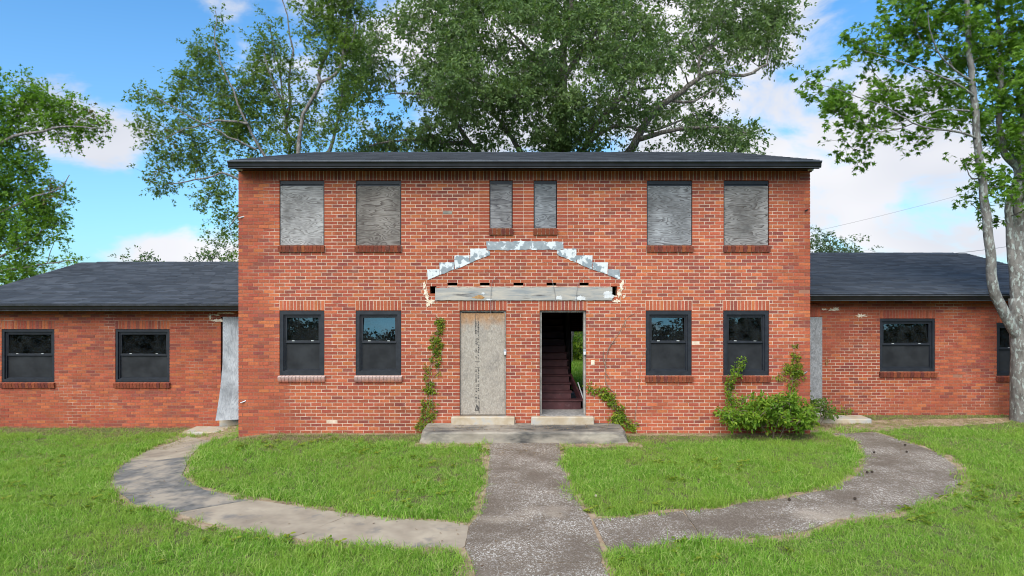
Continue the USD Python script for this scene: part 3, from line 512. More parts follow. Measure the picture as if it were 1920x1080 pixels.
# doorways: left one boarded with a stamped sheet, right one open
dj = lambda a, b: obj('door_frame', boxes([(SX(a) + .004, SX(a) + .045, .06, .2, .37, SZ(583) - .03), (SX(b) - .045, SX(b) - .004, .06, .2, .37, SZ(583) - .03), (SX(a) + .004, SX(b) - .004, .06, .2, SZ(583) - .028, SZ(583) - .004)]), noisy(f'door_frame_wood_{a}', (.20, .18, .155), (.36, .34, .31), scale=9, rough=.9), house)
dj(862, 949); dj(1012, 1099)
db = obj('door_board', bevel_box(SX(863.5), SX(946.5), .045, .058, .372, SZ(587.5), .003), OSB, house, label='grey weathered door board with a vertical printed stamp')
def stamp(text, cx, cz, h, wmax=None):
    m = meshkit.text_mesh(text, h, .0012, True); v = np.array(m.vertices); v[:, 0] -= v[:, 0].mean()
    w = np.stack([cx - v[:, 1] + h / 2, .0445 - v[:, 2], cz + v[:, 0]], 1); obj('stamp', (w, np.array(m.faces)), INK, db)
dx = lambda zx: SX(850 + zx / 5.027); dz = lambda zy: SZ(575 + zy / 5.027)
stamp('APA', dx(218), dz(328), .052)
for zt, zb, cols in ((140, 250, 2), (385, 440, 2), (455, 500, 2), (585, 640, 2), (650, 710, 2), (735, 810, 2), (830, 900, 2), (255, 420, 0)):
    r2 = np.random.default_rng(zt); rows = []
    for x_ in ((204, 222), (226, 246)) if cols else ((232, 246),):
        z_ = zt
        while z_ < zb:
            hgt = r2.uniform(4, 11); x0r = x_[0] + r2.uniform(0, 6); x1r = x_[1] - r2.uniform(0, 6)
            if r2.random() < .8: rows.append((dx(x0r), dx(x1r), .0434, .0448, dz(z_ + hgt), dz(z_)))
            z_ += hgt + r2.uniform(3, 6)
    obj('stamp', boxes(rows), INK, db)
obj('stamp', boxes([(dx(202), dx(248), .0434, .0448, dz(524), dz(519)), (dx(202), dx(248), .0434, .0448, dz(577), dz(573)), (dx(240), dx(245), .0434, .0448, dz(1010), dz(895)), (dx(203), dx(207), .0434, .0448, dz(250), dz(70)), (dx(229), dx(233), .0434, .0448, dz(235), dz(70))]), INK, db)
obj('stamp', wall_y(Polygon([(dx(200), dz(985)), (dx(236), dz(985)), (dx(236), dz(1000)), (dx(246), dz(960)), (dx(217), dz(920))]).difference(Polygon([(dx(214), dz(975)), (dx(226), dz(975)), (dx(218), dz(950))])).buffer(0), .0434, .0448), INK, db)
for px in (947, 1096):
    h = obj('hasp', bevel_box(SX(px) - .028, SX(px) + .03, -.004, .05, SZ(664), SZ(655), .006), STEEL, house); obj('padlock', bevel_box(SX(px) - .022, SX(px) + .022, -.03, -.006, SZ(665.5), SZ(659.5), .008), WHITE, h)
obj('wall_plate', bevel_box(SX(1108), SX(1115), -.008, .002, SZ(684), SZ(675), .003), PLASTER, house)
# weathered board over the doors, missing bricks, stepped flashing of a lost porch roof
def rough_board(x0, x1, z0, z1, y0, y1, seed):
    r = np.random.default_rng(seed); xs = np.linspace(x0, x1, 60); top = z1 - np.abs(r.normal(0, .006, 60)) - .03 * smoothstep((xs - x0 - .0) / -.4 + 1) * r.random(60)
    return wall_y(Polygon(list(zip(xs, np.full(60, z0) + r.normal(0, .002, 60))) + list(zip(xs[::-1], top[::-1]))), y0, y1)
pk = obj('porch_plank', rough_board(SX(816), SX(1147.5), SZ(563), SZ(538), -.028, -.002, 4), PLANK, house, label='long weathered grey plank with peeling white paint above the doors')
def blob(cx, cz, rx, rz, seed, y0, y1, n=26, rough=.35):
    a = np.linspace(0, 2 * np.pi, n, endpoint=False); r = 1 + rough * (np.random.default_rng(seed).random(n) - .5) * 2
    return wall_y(Polygon(np.c_[cx + rx * r * np.cos(a), cz + rz * r * np.sin(a)]).buffer(0), y0, y1)
for k, (px, py, rx, rz) in enumerate([(1141, 554, 10, 7), (1087, 559, 9, 4.5), (1048, 558, 6, 4), (1139, 549, 7, 4), (906, 550, 3, 2), (917, 562, 5, 1.5)]): obj('paint_flake', blob(SX(px), SZ(py) if k != 5 else SZ(561.5), rx * .01075, rz * .01075 * .9, k, -.0305 - .0006 * k, -.0278), PLANK_WHITE, pk)
obj('rust_patch', blob(SX(897), SZ(557), .10, .035, 9, -.0300, -.0279), RUST, pk)
fl = lambda zx, zy: (SX(790 + zx / 4.923), SZ(440 + zy / 4.923))
pieces = [([(600, 62), (1312, 62), (1312, 138), (600, 142)], PAINTG), ([(450, 130), (598, 130), (598, 145), (628, 147), (628, 184), (448, 262)], PAINT), ([(308, 192), (446, 192), (446, 263), (308, 322)], PAINT), ([(166, 256), (306, 256), (306, 323), (166, 372)], PAINTG), ([(50, 318), (164, 318), (164, 373), (60, 420)], PAINT),
          ([(1314, 130), (1428, 130), (1428, 258), (1248, 180), (1248, 143), (1314, 142)], PAINT), ([(1430, 192), (1578, 192), (1578, 322), (1430, 259)], PAINT), ([(1580, 256), (1722, 256), (1722, 370), (1580, 323)], PAINT), ([(1724, 322), (1830, 322), (1830, 408), (1724, 371)], PAINTG)]
for k, (pts, m) in enumerate(pieces):
    p = ragged(Polygon([fl(*q) for q in pts]), .018, 11, k, .02); obj('flashing', wall_y(p, -.010 - .0005 * k, .02), m, house)
for k, (px, py, rx, rz) in enumerate([(795, 536, 3, 6), (798, 548, 2.6, 6), (801, 558, 2.5, 6), (806, 566, 7, 3), (812, 564, 5, 2), (803, 572, 3, 3), (1165, 540, 3, 8), (1161, 551, 3, 6), (1167, 530, 3, 4), (1157, 565, 6, 3), (1170, 556, 2, 3)]):
    obj('plaster_smear', blob(SX(px), SZ(py), rx * .01075, rz * .01075, 40 + k, -.0055 - .0004 * k, .004, rough=.7), PLASTER, house)
def wire(name, pts, r=.004): obj(name, tube([(SX(p[0]), -.012 - (p[2] if len(p) > 2 else 0), SZ(p[1])) for p in pts], r, 5), WIRE, house)
wire('hook_wire', [(932, 523, .0), (930, 520, .03), (926, 521, .05), (923, 528, .04), (921, 545, .035), (920, 570, .03), (920, 588, .02)])
wire('hook_wire', [(1028, 526, .0), (1029, 522, .03), (1033, 522, .05), (1036, 530, .04), (1040, 548, .035), (1042, 565, .03)])
wire('hook_wire', [(1107, 524, .0), (1095, 518, .05), (1088, 522, .05), (1083, 534, .04), (1080, 555, .035), (1082, 582, .02)])
for k, (px, py) in enumerate([(452, 408), (455, 754), (1510, 395), (1508, 699)]):
    obj('iron_stub', tube([(SX(px) - .03, -.05, SZ(py) - .01), (SX(px) + .0, -.03, SZ(py)), (SX(px) + .06, .01, SZ(py) + .025)], .012, 6), (PLANK_WHITE, STEEL, BLACK, STEEL)[k], house)
obj('vent_brick', bevel_box(SX(830), SX(848), -.004, .02, SZ(401.5), SZ(394.5), .006), CONCRETE, house)
# small lamps under the two ends of the eave
for px, l in ((453, 'small white security light under the left end of the upper eave'), (1516, 'small white security light under the right end of the upper eave')):
    c = np.array([SX(px), -.10, SZ(319)]); t = thing('security_light', l, 'light', c, 'security lights under the eave')
    cyl = trimesh.creation.revolve([(0, -.03), (.05, -.03), (.058, -.018), (.058, .03), (.0, .03)], sections=18); obj('housing', (np.array(cyl.vertices) + c, np.array(cyl.faces)), WHITE, t, smooth=35)
    obj('lens', tm(trimesh.creation.icosphere(2, .03, subdivisions=None) if False else trimesh.creation.icosphere(subdivisions=2, radius=.03).apply_translation(c + (0, 0, -.03))), BLACK, t, smooth=True); obj('bracket', bx(c[0] - .012, c[0] + .012, c[1] + .02, .0, c[2] + .02, c[2] + .035), BLACK, t)

# ---- single-storey wings
def wing(side):
    left = side == 'left'; d = 16.0 if left else 15.96; y0 = d - D
    x = lambda p: PX(p, d); z = lambda p: PZ(p, d)
    t = thing('brick_wing', 'long low brick wing with two full windows, left of the two-storey building' if left else 'low brick wing with a grey boarded corner doorway, behind the lichen-spotted tree', 'building', (-9 if left else 9, y0, 0), 'single-storey wings')
    xa, xb = (-13.08, X0 + .9) if left else (X1 - .9, 13.92)
    zt = z(582.5) if left else z(562.5)
    w = Wall(xa, xb, -.9, zt, y0, 31 if left else 37)
    if left: wins = [(3, 102, 617, 718), (216, 318, 617, 718)]; sold = (600, 617); sl = 730; door = (414, 520, 594, 790)
    else: wins = [(1650, 1753.5, 597, 698), (1869, 1972, 605, 698)]; sold = (579.5, 597); sl = 711; door = (1440, 1541.5, 594, 770)
    wins = [(a, b, c, c + 18 * PITCH * F / d) for a, b, c, e in wins]
    for a, b, c, e in wins:
        w.hole(x(a), x(b), z(e), z(c)); w.skip(x(a) - .02, x(b) + .02, z(e) - 2 * PITCH, z(e)); w.soldiers(x(a), x(b), z(c), z(c) + 3 * PITCH)
    w.hole(x(door[0]), x(door[1]), z(door[3]), z(door[2]))
    if not left: w.soldiers(x(1440), x(1538), z(594), z(578)); w.hole(x(1522), x(1538), z(571.3), z(567.2))
    w.lay(z(sold[1]), x(wins[0][1]))
    w.build(t)
    for k, (a, b, c, e) in enumerate(wins):
        sill(t, w, x(a - 2), x(b + 2), z(e) - 2 * PITCH, z(e), n=17); window(t, y0, x(a), x(b), z(e), z(c), (.083, .077)[k] if left else (.086, .08)[k], (.02, -.02)[k], cas=.05)
    ye = y0 - .35; ze, zr, hd = (2.58, 3.74, 5.15) if left else (2.80, 4.03, 5.4); yb = ye + 2 * hd
    for a, b in ((xa + .012, xa + .25), (xb - .25, xb - .012)):
        obj('side_wall', bx(a, b, y0 + .253, yb - .6, -.9, zt), BRICKWORK, t); obj('gable', prism_x([(y0 + .02, zt + .003), (yb - .37, zt + .003), (ye + hd, zr - .08)], a, b), BRICKWORK, t)
    obj('back_wall', bx(xa + .01, xb - .01, yb - .598, yb - .35, -.9, zt), BRICKWORK, t)
    obj('floor', bx(xa + .26, xb - .26, y0 + .26, yb - .61, -.2, -.08), FLOORC, t); obj('ceiling', bx(xa + .26, xb - .26, y0 + .26, yb - .61, zt - .06, zt - .001), DARKROOM, t)
    ra, rb = (xa - .01, X0 - .03) if left else (X1 + .03, xb + .01)
    roof(t, ra, rb, ye, yb, ze, zr, 5 if left else 6, ((xa + .45, rb) if left else (ra, xb - .35)))
    gutter(t, *((xa - .02, X0 - .03) if left else (X1 + .03, xb + .02)), ye - .004, ze - .018)
    obj('soffit', bx(*((xa + .01, X0 - .03) if left else (X1 + .03, xb - .01)), ye + .036, y0 + .004, zt + .002, zt + .02), BLACK, t)
    if left:
        # sheet of plywood over the corner doorway, its lower corner bent outwards
        nu, nv = 14, 22; u, v = np.meshgrid(np.linspace(0, 1, nu), np.linspace(0, 1, nv)); X = x(418.5) + u * 1.235; Z = z(594) + v * (z(783) - z(594))
        bend = .36 * np.clip(v - .35, 0, 1) ** 1.7 / (.65 ** 1.7) * (1 - u) ** 1.1; Y = y0 - .022 - bend; X = X - .05 * bend; Z = Z + .0 * u
        g = np.stack([X, Y, Z], -1).reshape(-1, 3); bk = g + (0, .014, 0); i, j = np.meshgrid(np.arange(nv - 1), np.arange(nu - 1), indexing='ij'); q = (i * nu + j).ravel()
        fr = np.vstack([np.stack([q, q + nu, q + nu + 1], 1), np.stack([q, q + nu + 1, q + 1], 1)]); n0 = len(g)
        rim = np.concatenate([np.arange(nu), (np.arange(1, nv) * nu + nu - 1), ((nv - 1) * nu + np.arange(nu - 2, -1, -1)), (np.arange(nv - 2, 0, -1) * nu)]); rn = np.roll(rim, -1)
        f = np.vstack([fr, fr[:, ::-1] + n0, np.stack([rim, rn, rn + n0], 1), np.stack([rim, rn + n0, rim + n0], 1)])
        obj('door_board', (np.vstack([g, bk]), f), WARPED, t, smooth=40, label='grey plywood sheet over the corner doorway, its lower edge bent outwards')
        obj('threshold', bx(x(414) - .02, X0 + .6, y0 - .03, y0 + .24, -.6, z(788)), STEPCON, t)
    else:
        obj('door_board', bevel_box(x(1440), x(1541), y0 - .022, y0 - .004, z(750), z(594.5), .003), OSB2, t, label='grey flaked board over the corner doorway')
        obj('threshold', bx(X1 - .6, x(1545), y0 - .04, y0 + .24, -.4, z(752)), STEPCON, t)
        obj('rusty_hook', tube([(x(1551), y0 - .0, z(683)), (x(1552), y0 - .04, z(676)), (x(1549), y0 - .05, z(672)), (x(1547), y0 - .04, z(678)), (x(1549), y0 - .03, z(684))], .012, 6), RUST, t)
        for k, (px, py, rx, rz) in enumerate([(1561, 581, 10, 3), (1567, 579, 5, 3.5), (1546, 580, 5, 1.5), (1614, 592, 9, 3)]): obj('plaster_smear', blob(x(px), z(py), rx * .0125, rz * .0125, 70 + k, y0 - .006 - .0005 * k, y0 + .004, rough=.6), PLASTER, t)
    if left:
        for k, (px, py, rx, rz) in enumerate([(394, 594, 2, 5), (408, 601, 12, 2.4), (405, 590, 9, 1.5), (424, 587, 12, 1.4)]): obj('plaster_smear', blob(x(px), z(py), rx * .0125, rz * .0125, 90 + k, y0 - .006 - .0005 * k, y0 + .004, rough=.6), PLASTER, t)
    return t
WL, WR = wing('left'), wing('right')
# slabs and steps
porch = thing('concrete_porch', 'long low stained concrete porch slab in front of the two doorways', 'porch', (.25, -.5, 0))
xl, xr, yf = PX(784, 12.86), PX(1181, 12.86), -.92
def batter(xa, xb, ya, yb, z0, z1, inx, iny, b=.02):
    m = np.array([(xa, ya, z0), (xb, ya, z0), (xb, yb, z0), (xa, yb, z0), (xa + inx, ya + iny, z1 - b), (xb - inx, ya + iny, z1 - b), (xb - inx, yb, z1 - b), (xa + inx, yb, z1 - b), (xa + inx + b, ya + iny + b, z1), (xb - inx - b, ya + iny + b, z1), (xb - inx - b, yb, z1), (xa + inx + b, yb, z1)])
    return tm(trimesh.convex.convex_hull(m))
sl_ = trimesh.Trimesh(*batter(xl, xr, yf, -.008, -.2, .212, .05, .02, .03)); sl_ = sl_.subdivide_to_size(.12, max_iter=9); v = np.array(sl_.vertices)
v += (meshkit.fbm(v * 3.0, 3, 8)[:, None] - .5) * .03 * (v[:, 2:] > -.1) * np.array([1, 1, .5])
for cx, r in ((xl + .05, .16), (xr - .05, .22)):
    dd_ = np.linalg.norm(v - (cx, yf, .21), axis=1); k = np.clip(1 - dd_ / r, 0, 1); v[:, 2] -= k * .06; v[:, 1] += k * .05; v[:, 0] += np.sign(.2 - cx) * k * .06
v[:, 1] = np.minimum(v[:, 1], -.008)
obj('slab', (v, np.array(sl_.faces)), CONCRETE, porch, smooth=45)
for a, b in ((846, 965), (996, 1114)):
    m = trimesh.Trimesh(*bevel_box(PX(a, 13.6), PX(b, 13.6), -.17, -.009, .19, .362, .014)).subdivide_to_size(.07, max_iter=8); v = np.array(m.vertices); v += (meshkit.fbm(v * 6, 3, a)[:, None] - .5) * .02 * np.array([1, .6, .6]); v[:, 1] = np.minimum(v[:, 1], -.008)
    obj('door_step', (v, np.array(m.faces)), STEPCON, porch, smooth=45)
g0, g1 = gnd(918, 832), gnd(1048, 832)
def pad(name, x0, x1, y0, y1, h, mat, label, cat_, seed):
    zb = float(gz((x0 + x1) / 2, (y0 + y1) / 2)); m = trimesh.Trimesh(*bevel_box(x0, x1, y0, y1, zb - .2, zb + h, .015)).subdivide_to_size(.08, max_iter=8); v = np.array(m.vertices); v += (meshkit.fbm(v * 4, 3, seed)[:, None] - .5) * .045 * np.array([1, 1, .5])
    obj(name, (v, np.array(m.faces)), mat, smooth=45, label=label, category=cat_)
pad('concrete_pad', *sorted((gnd(350, 812)[0], gnd(412, 812)[0])), gnd(380, 815)[1], gnd(380, 804)[1], .05, STEPCON, 'small worn concrete pad half buried in dirt beside the bent plywood sheet', 'slab', 3)
pad('concrete_step', PX(1516, 15.2), PX(1622, 15.2), 1.15, 1.62, .11, STEPCON, 'low cream concrete step in front of the grey boarded doorway behind the bush', 'step', 4)
# ------------------------------------------------------------------ plants
DIAMOND = (np.array([(0, 0, 0), (.42, .27, .07), (1, 0, -.06), (.42, -.27, .07)]), np.array([(0, 2, 1), (0, 3, 2)]))
OVAL = (np.array([(0, 0, 0), (.3, .24, .06), (.68, .20, .03), (1, 0, -.08), (.68, -.20, .03), (.3, -.24, .06)]), np.array([(0, 2, 1), (0, 3, 2), (0, 4, 3), (0, 5, 4)]))
def star():
    v = [(.38, 0, 0)]; lobes = [(-112, .52), (-56, .60), (0, .66), (56, .60), (112, .52)]
    for i, (a, r) in enumerate(lobes):
        a = math.radians(a); v.append((.38 + r * math.cos(a), r * math.sin(a), -.10))
        if i < 4:
            b = math.radians((lobes[i][0] + lobes[i + 1][0]) / 2); v.append((.38 + .24 * math.cos(b), .24 * math.sin(b), .03))
    v.append((0.12, 0, 0)); v = np.array(v); n = len(v) - 1
    return v, np.array([(0, i, i % n + 1) for i in range(1, n + 1)])
STAR = star()
TRI3 = (np.array([(0, 0, 0), (.30, .10, .02), (.42, .50, -.05), (.58, .12, .02), (1, 0, -.08), (.58, -.12, .02), (.42, -.50, -.05), (.30, -.10, .02)]), np.array([(0, 4, 1), (1, 3, 2), (1, 4, 3), (0, 7, 4), (7, 5, 4), (7, 6, 5)]))
def unit(a): return a / (np.linalg.norm(a, axis=-1, keepdims=True) + 1e-9)
def leaves(pos, direc, normal, size, tpl):
    tv, tf = tpl; d = unit(direc); n = unit(normal - (normal * d).sum(1, keepdims=True) * d); s = np.cross(n, d); k = len(pos); size = np.broadcast_to(size, (k,))
    v = pos[:, None] + size[:, None, None] * (tv[None, :, 0, None] * d[:, None] + tv[None, :, 1, None] * s[:, None] + tv[None, :, 2, None] * n[:, None])
    return v.reshape(-1, 3), (tf[None] + len(tv) * np.arange(k)[:, None, None]).reshape(-1, 3)
def foliage(centers, rc, sprays, per, size, tpl, rng, flat=.7, droop=.15, bias=None, reach=.28):
    """leaves set along short twigs round each cluster centre"""
    c = np.repeat(centers, sprays, 0); n = len(c); rcs = np.repeat(np.broadcast_to(rc, (len(centers),)), sprays)
    off = rng.normal(0, 1, (n, 3)) * rcs[:, None] * np.array([.62, .62, .62 * flat]); base = c + off
    sd = unit(off + rng.normal(0, .5, (n, 3)) * rcs[:, None] + (0 if bias is None else bias)); sd[:, 2] -= droop; sd = unit(sd)
    t = rng.random((n, per)); L = reach * rng.uniform(.6, 1.3, (n, 1))
    p = base[:, None] + sd[:, None] * (t * L)[..., None] + rng.normal(0, size * .35, (n, per, 3))
    d = sd[:, None] * .7 + rng.normal(0, .6, (n, per, 3)); d[..., 2] -= .25; nr = rng.normal(0, .55, (n, per, 3)) + np.array([0, -.12, 1.0])
    sz = size * rng.uniform(.65, 1.25, n * per)
    return leaves(p.reshape(-1, 3), d.reshape(-1, 3), nr.reshape(-1, 3), sz, tpl), (base, sd, L[:, 0])
def resample(pts, step=.25, wob=.03, rng=None):
    p = np.asarray(pts, float); s = np.r_[0, np.cumsum(np.linalg.norm(np.diff(p, axis=0), axis=1))]; n = max(3, int(s[-1] / step) + 1); u = np.linspace(0, s[-1], n)
    from scipy.interpolate import PchipInterpolator
    q = PchipInterpolator(s, p, axis=0)(u)
    if rng is not None:
        w = rng.normal(0, wob, (n, 3)); w[0] = 0; q[1:-1] += (w[:-2] + w[1:-1] + w[2:])[:] / 1.7
    return q
def tree(name, label, cat_, base, limbs, blobs, d, rng, leaf_mat, bark_mat, size, tpl, rc=.36, dens=1.0, sprays=9, per=9, depth=1.0, group=None, extra_leaf=None, reach=.28, step=.25, flat=.7, twig=.012, droop=.15, wob=.03, sides=9, bark2=None, cull=None):
    """limbs: (pixel polyline with depth offsets, first radius, last radius); blobs: (px, py, rx, ry, weight) of foliage, given a depth of their own"""
    t = thing(name, label, cat_, base, group)
    P, R, tubes, thick = [], [], [], []
    for pts, r0, r1 in limbs:
        w = np.array([at(p[0], p[1], d + (p[2] if len(p) > 2 else 0)) if len(p) < 4 else p[:3] for p in pts]); q = resample(w, step, wob, rng); u = np.linspace(0, 1, len(q)); r = r0 + (r1 - r0) * u ** .8
        tubes.append(tube(q, r, sides)); P.append(q); R.append(r)
    P, R = np.vstack(P), np.concatenate(R)
    C = []
    for b in blobs:
        px, py, rx, ry = b[:4]; w = b[4] if len(b) > 4 else 1.0; dz = b[5] if len(b) > 5 else None; m = d / F
        n = max(1, int(round(dens * w * (rx * m) * (ry * m) * 3.14 / (rc * rc * 1.5)))); a = rng.random(n) * 2 * np.pi; r = np.sqrt(rng.random(n))
        th = depth * max(.3, min(rx, ry) * m); off = rng.uniform(-1, 1, n) * th * np.sqrt(np.clip(1.05 - r * r, 0, 1)) + (0 if dz is None else dz)
        for i in range(n): C.append(at(px + rx * r[i] * math.cos(a[i]), py + ry * r[i] * math.sin(a[i]), d + off[i]))
    C = np.array(C)
    if cull is not None: C = C[cull(C)]
    from scipy.spatial import cKDTree
    order = np.argsort(cKDTree(P).query(C)[0]); br = []; PP, RR = [P], [R]; allP, allR = P, R; pend = 0
    for c in C[order]:
        dv = np.linalg.norm(allP - c, axis=1) + 1.1 * np.maximum(0, allP[:, 2] - c[2] + .1) + .25 * (allR < .02); k = int(np.argmin(dv)); a = allP[k]; L = np.linalg.norm(c - a)
        if L < .15: continue
        n = max(3, int(L / .3) + 2); u = np.linspace(0, 1, n)[:, None]; q = a + (c - a) * u + np.array([0, 0, 1.0]) * (.12 * L * np.sin(u * np.pi)) * (1 if rng.random() < .75 else -.6) + rng.normal(0, .03 * min(L, 1.5), (n, 3)) * np.sin(u * np.pi)
        r0 = min(max(allR[k] * .7, .006), twig * (.7 + .9 * L)); r = np.linspace(r0, .005, n); br.append(tube(q, r, 5, False)); allP = np.vstack([allP, q[1:]]); allR = np.concatenate([allR, r[1:]])
    obj('trunk', cat(*tubes), bark_mat, t, smooth=True)
    lf, (sb, sd, sl) = foliage(C, rc, sprays, per, size, tpl, rng, flat, droop, reach=reach)
    near = cKDTree(C).query(sb)[1]; tw = []
    for i in range(0, len(sb), 3): tw.append(tube(np.array([C[near[i]], sb[i], sb[i] + sd[i] * sl[i]]), [.005, .004, .002], 3, False))
    obj('branches', cat(*(br + tw)), bark2 or bark_mat, t, smooth=True, kind='stuff')
    obj('leaves', lf, leaf_mat, t, kind='stuff', tone=island_tone(lf[0], len(tpl[0]), 7, .45, 1.0 / max(rc * 2, .1)))
    if extra_leaf:
        m, pts, n = extra_leaf; cc = np.array([at(px + rng.normal(0, s), py + rng.normal(0, s * .6), d + rng.uniform(-.5, .5)) for px, py, s in pts for _ in range(n)]); rl = foliage(cc, rc * .6, 3, 6, size, tpl, rng, reach=reach * .7)[0]; obj('russet_leaves', rl, m, t, kind='stuff', tone=island_tone(rl[0], len(tpl[0]), 8))
    return t
R_ = np.random.default_rng
gx = lambda px, d: PX(px, d)
def root(px, d): y = d - D; x = PX(px, d); return (x, y, float(gz(x, y)) - .15)
def rt(px, d):
    x, y, z = root(px, d); return (x, y, z, 1)
# big oak behind the building
OD = 31.5
oak_out = Polygon([(655, 300), (648, 235), (655, 160), (664, 75), (688, 55), (705, 35), (742, 22), (765, 30), (790, 8), (810, -20), (870, -60), (1000, -95), (1200, -95), (1380, -55), (1468, 5), (1468, 40), (1450, 75), (1478, 120), (1482, 155), (1440, 190), (1400, 196), (1392, 215), (1428, 222), (1440, 250), (1436, 280), (1420, 300)])
gaps = [(760, 143, 14, 11), (773, 222, 22, 26), (805, 205, 12, 12), (728, 38, 12, 16), (745, 62, 10, 20), (954, 55, 30, 18), (985, 95, 22, 14), (1152, 167, 24, 10), (1296, 133, 13, 13), (1318, 168, 18, 12), (1345, 185, 20, 10), (1290, 190, 16, 6), (1240, 25, 16, 12), (1262, 48, 10, 10), (1180, 70, 20, 8), (1105, 220, 14, 10), (1120, 265, 16, 8), (1215, 180, 14, 6), (985, 278, 14, 8), (690, 170, 9, 10), (700, 215, 10, 8), (1400, 205, 30, 8), (672, 268, 12, 10), (865, 262, 12, 8), (1280, 270, 14, 6), (1345, 255, 10, 8), (1040, 60, 10, 12), (1085, 120, 10, 12), (920, 120, 9, 8)]
r_ = R_(17); ob = []
while len(ob) < 620:
    px, py = r_.uniform(640, 1490), r_.uniform(-100, 305)
    if not oak_out.contains(Point(px, py)): continue
    if any(((px - a) / (c + 7)) ** 2 + ((py - b) / (e + 6)) ** 2 < 1 for a, b, c, e in gaps): continue
    nz = float(meshkit.fbm(np.array([[px / 62, py / 50, 0.3]]), 3, 6)[0]); thin = .44 if px > 1130 and py > 100 else .36
    if nz < thin: continue
    e = oak_out.exterior.distance(Point(px, py)) / 41.0
    ob.append((px, py, 4, 4, 1.0, r_.uniform(-1, 1) * min(4.5, 1.0 + e * 1.0)))
oak_limbs = [([rt(1055, OD + .5), (1058, 300, .5), (1056, 215, .4), (1055, 130, .3), (1062, 60, .2), (1070, -30, 0)], .50, .12), ([(1100, 420, .5), (1175, 292, 0), (1192, 262, -.4), (1225, 214, -.9), (1256, 188, -1.2), (1300, 155, -1.5), (1334, 131, -1.7), (1395, 142, -1.9), (1440, 120, -2)], .30, .05), ([(1192, 262, -.4), (1225, 256, -.8), (1290, 240, -1.0), (1400, 250, -1.2)], .14, .03), ([(1312, 146, -1.6), (1310, 120, -1.7), (1330, 90, -1.5), (1345, 65, -1.4)], .09, .03), ([(1256, 188, -1.2), (1300, 192, -1.6), (1336, 172, -1.8), (1353, 180, -1.9)], .08, .02), ([(1100, 260, .2), (1140, 205, -.2), (1190, 170, -.5), (1240, 165, -.6)], .16, .04), ([(1150, 195, -.2), (1180, 150, .2), (1220, 120, .6)], .09, .03),
             ([(1050, 420, .3), (985, 295, .0), (955, 250, -.5), (928, 215, -.8), (905, 190, -1.0)], .24, .06), ([(1000, 400, .3), (880, 265, -.3), (845, 205, -.8), (800, 182, -1.2), (745, 175, -1.4)], .22, .04), ([(845, 205, -.8), (868, 170, -.5), (850, 120, -.3), (830, 60, 0)], .10, .03), ([(1056, 200, .4), (1020, 120, .6), (965, 65, .8), (940, 40, .9)], .16, .04), ([(1020, 120, .6), (945, 112, .3), (900, 95, .3)], .08, .03), ([(1056, 150, .4), (1100, 80, .6), (1140, 20, .9), (1160, -30, 1)], .16, .05), ([(1100, 85, .6), (1160, 60, .2), (1230, 55, -.3)], .10, .03), ([(880, 270, -.3), (800, 262, -.8), (740, 262, -1.2), (690, 275, -1.4)], .12, .03), ([(1090, 285, .3), (1160, 235, -.3), (1215, 240, -.7), (1300, 215, -.8)], .12, .03)]
tree('oak_tree', 'huge dark green oak with spreading limbs rising behind the middle of the two-storey building', 'tree', root(1055, OD + .5), oak_limbs, ob, OD, R_(4), OAKLEAF, OAKBARK, .155, OVAL, rc=.62, dens=0, sprays=24, per=11, reach=.34, flat=.62, twig=.016, step=.4, wob=.05)
# sweetgums left of the oak
GD = 28.0
gum = [(405, 55, 10, 40), (408, 25, 7, 16), (398, 110, 36, 34), (372, 85, 10, 26, 1.3), (368, 130, 26, 32), (420, 165, 48, 46), (340, 128, 16, 18), (350, 170, 32, 32), (312, 200, 30, 22), (275, 178, 22, 12), (258, 164, 8, 6), (278, 215, 20, 20), (272, 252, 18, 16), (325, 236, 46, 30), (400, 230, 62, 48), (298, 286, 26, 22), (288, 318, 22, 14), (345, 300, 44, 28), (400, 292, 46, 28), (325, 345, 34, 18), (392, 356, 24, 26), (425, 330, 26, 34), (376, 378, 22, 10), (436, 400, 14, 40), (418, 440, 20, 26), (440, 462, 14, 22), (444, 200, 30, 60),
       (478, 122, 14, 26), (508, 62, 18, 30), (498, 92, 20, 34), (500, 140, 40, 46), (524, 105, 22, 34), (480, 80, 8, 18), (478, 190, 42, 44), (520, 210, 42, 50), (470, 252, 44, 38), (525, 265, 46, 30), (560, 250, 26, 34), (556, 150, 14, 34), (572, 175, 22, 26), (560, 205, 30, 22), (590, 235, 14, 22)]
gl = [([rt(541, GD), (541, 292, 0), (537, 230, 0), (532, 190, 0), (528, 150, .1), (512, 90, .2), (506, 50, .2)], .15, .02), ([(537, 240, 0), (545, 142, .3), (551, 95, .3), (541, 58, .3), (534, 0, .3), (533, -20, .3)], .07, .018), ([(541, 330, 0), (488, 288, -.4), (461, 220, -.8), (430, 150, -.9), (408, 80, -.8), (404, 20, -.8)], .075, .012), ([(480, 280, -.4), (420, 250, -.9), (350, 215, -1.2), (270, 165, -1.3)], .045, .01), ([(541, 345, 0), (460, 338, -.5), (425, 322, -.7), (400, 328, -.8), (320, 345, -1)], .075, .02), ([(541, 370, 0), (470, 390, -.4), (430, 425, -.7)], .07, .02), ([(465, 232, -.8), (400, 230, -.9), (300, 270, -1)], .05, .015), ([(532, 200, 0), (510, 150, -.4), (495, 100, -.6)], .06, .02)]
tree('sweetgum_tree', 'tall loose green sweetgum with a bare upright twig, behind the left end of the building', 'tree', root(541, GD), gl, gum, GD, R_(8), GUMLEAF, PALEBARK, .14, TRI3, rc=.30, dens=.86, sprays=10, per=8, reach=.3, flat=.9, step=.35, wob=.05, bark2=DARKTWIG, extra_leaf=(RUSSETLEAF, [(300, 330, 10), (290, 310, 8), (320, 250, 12)], 3))
GE = 27.2
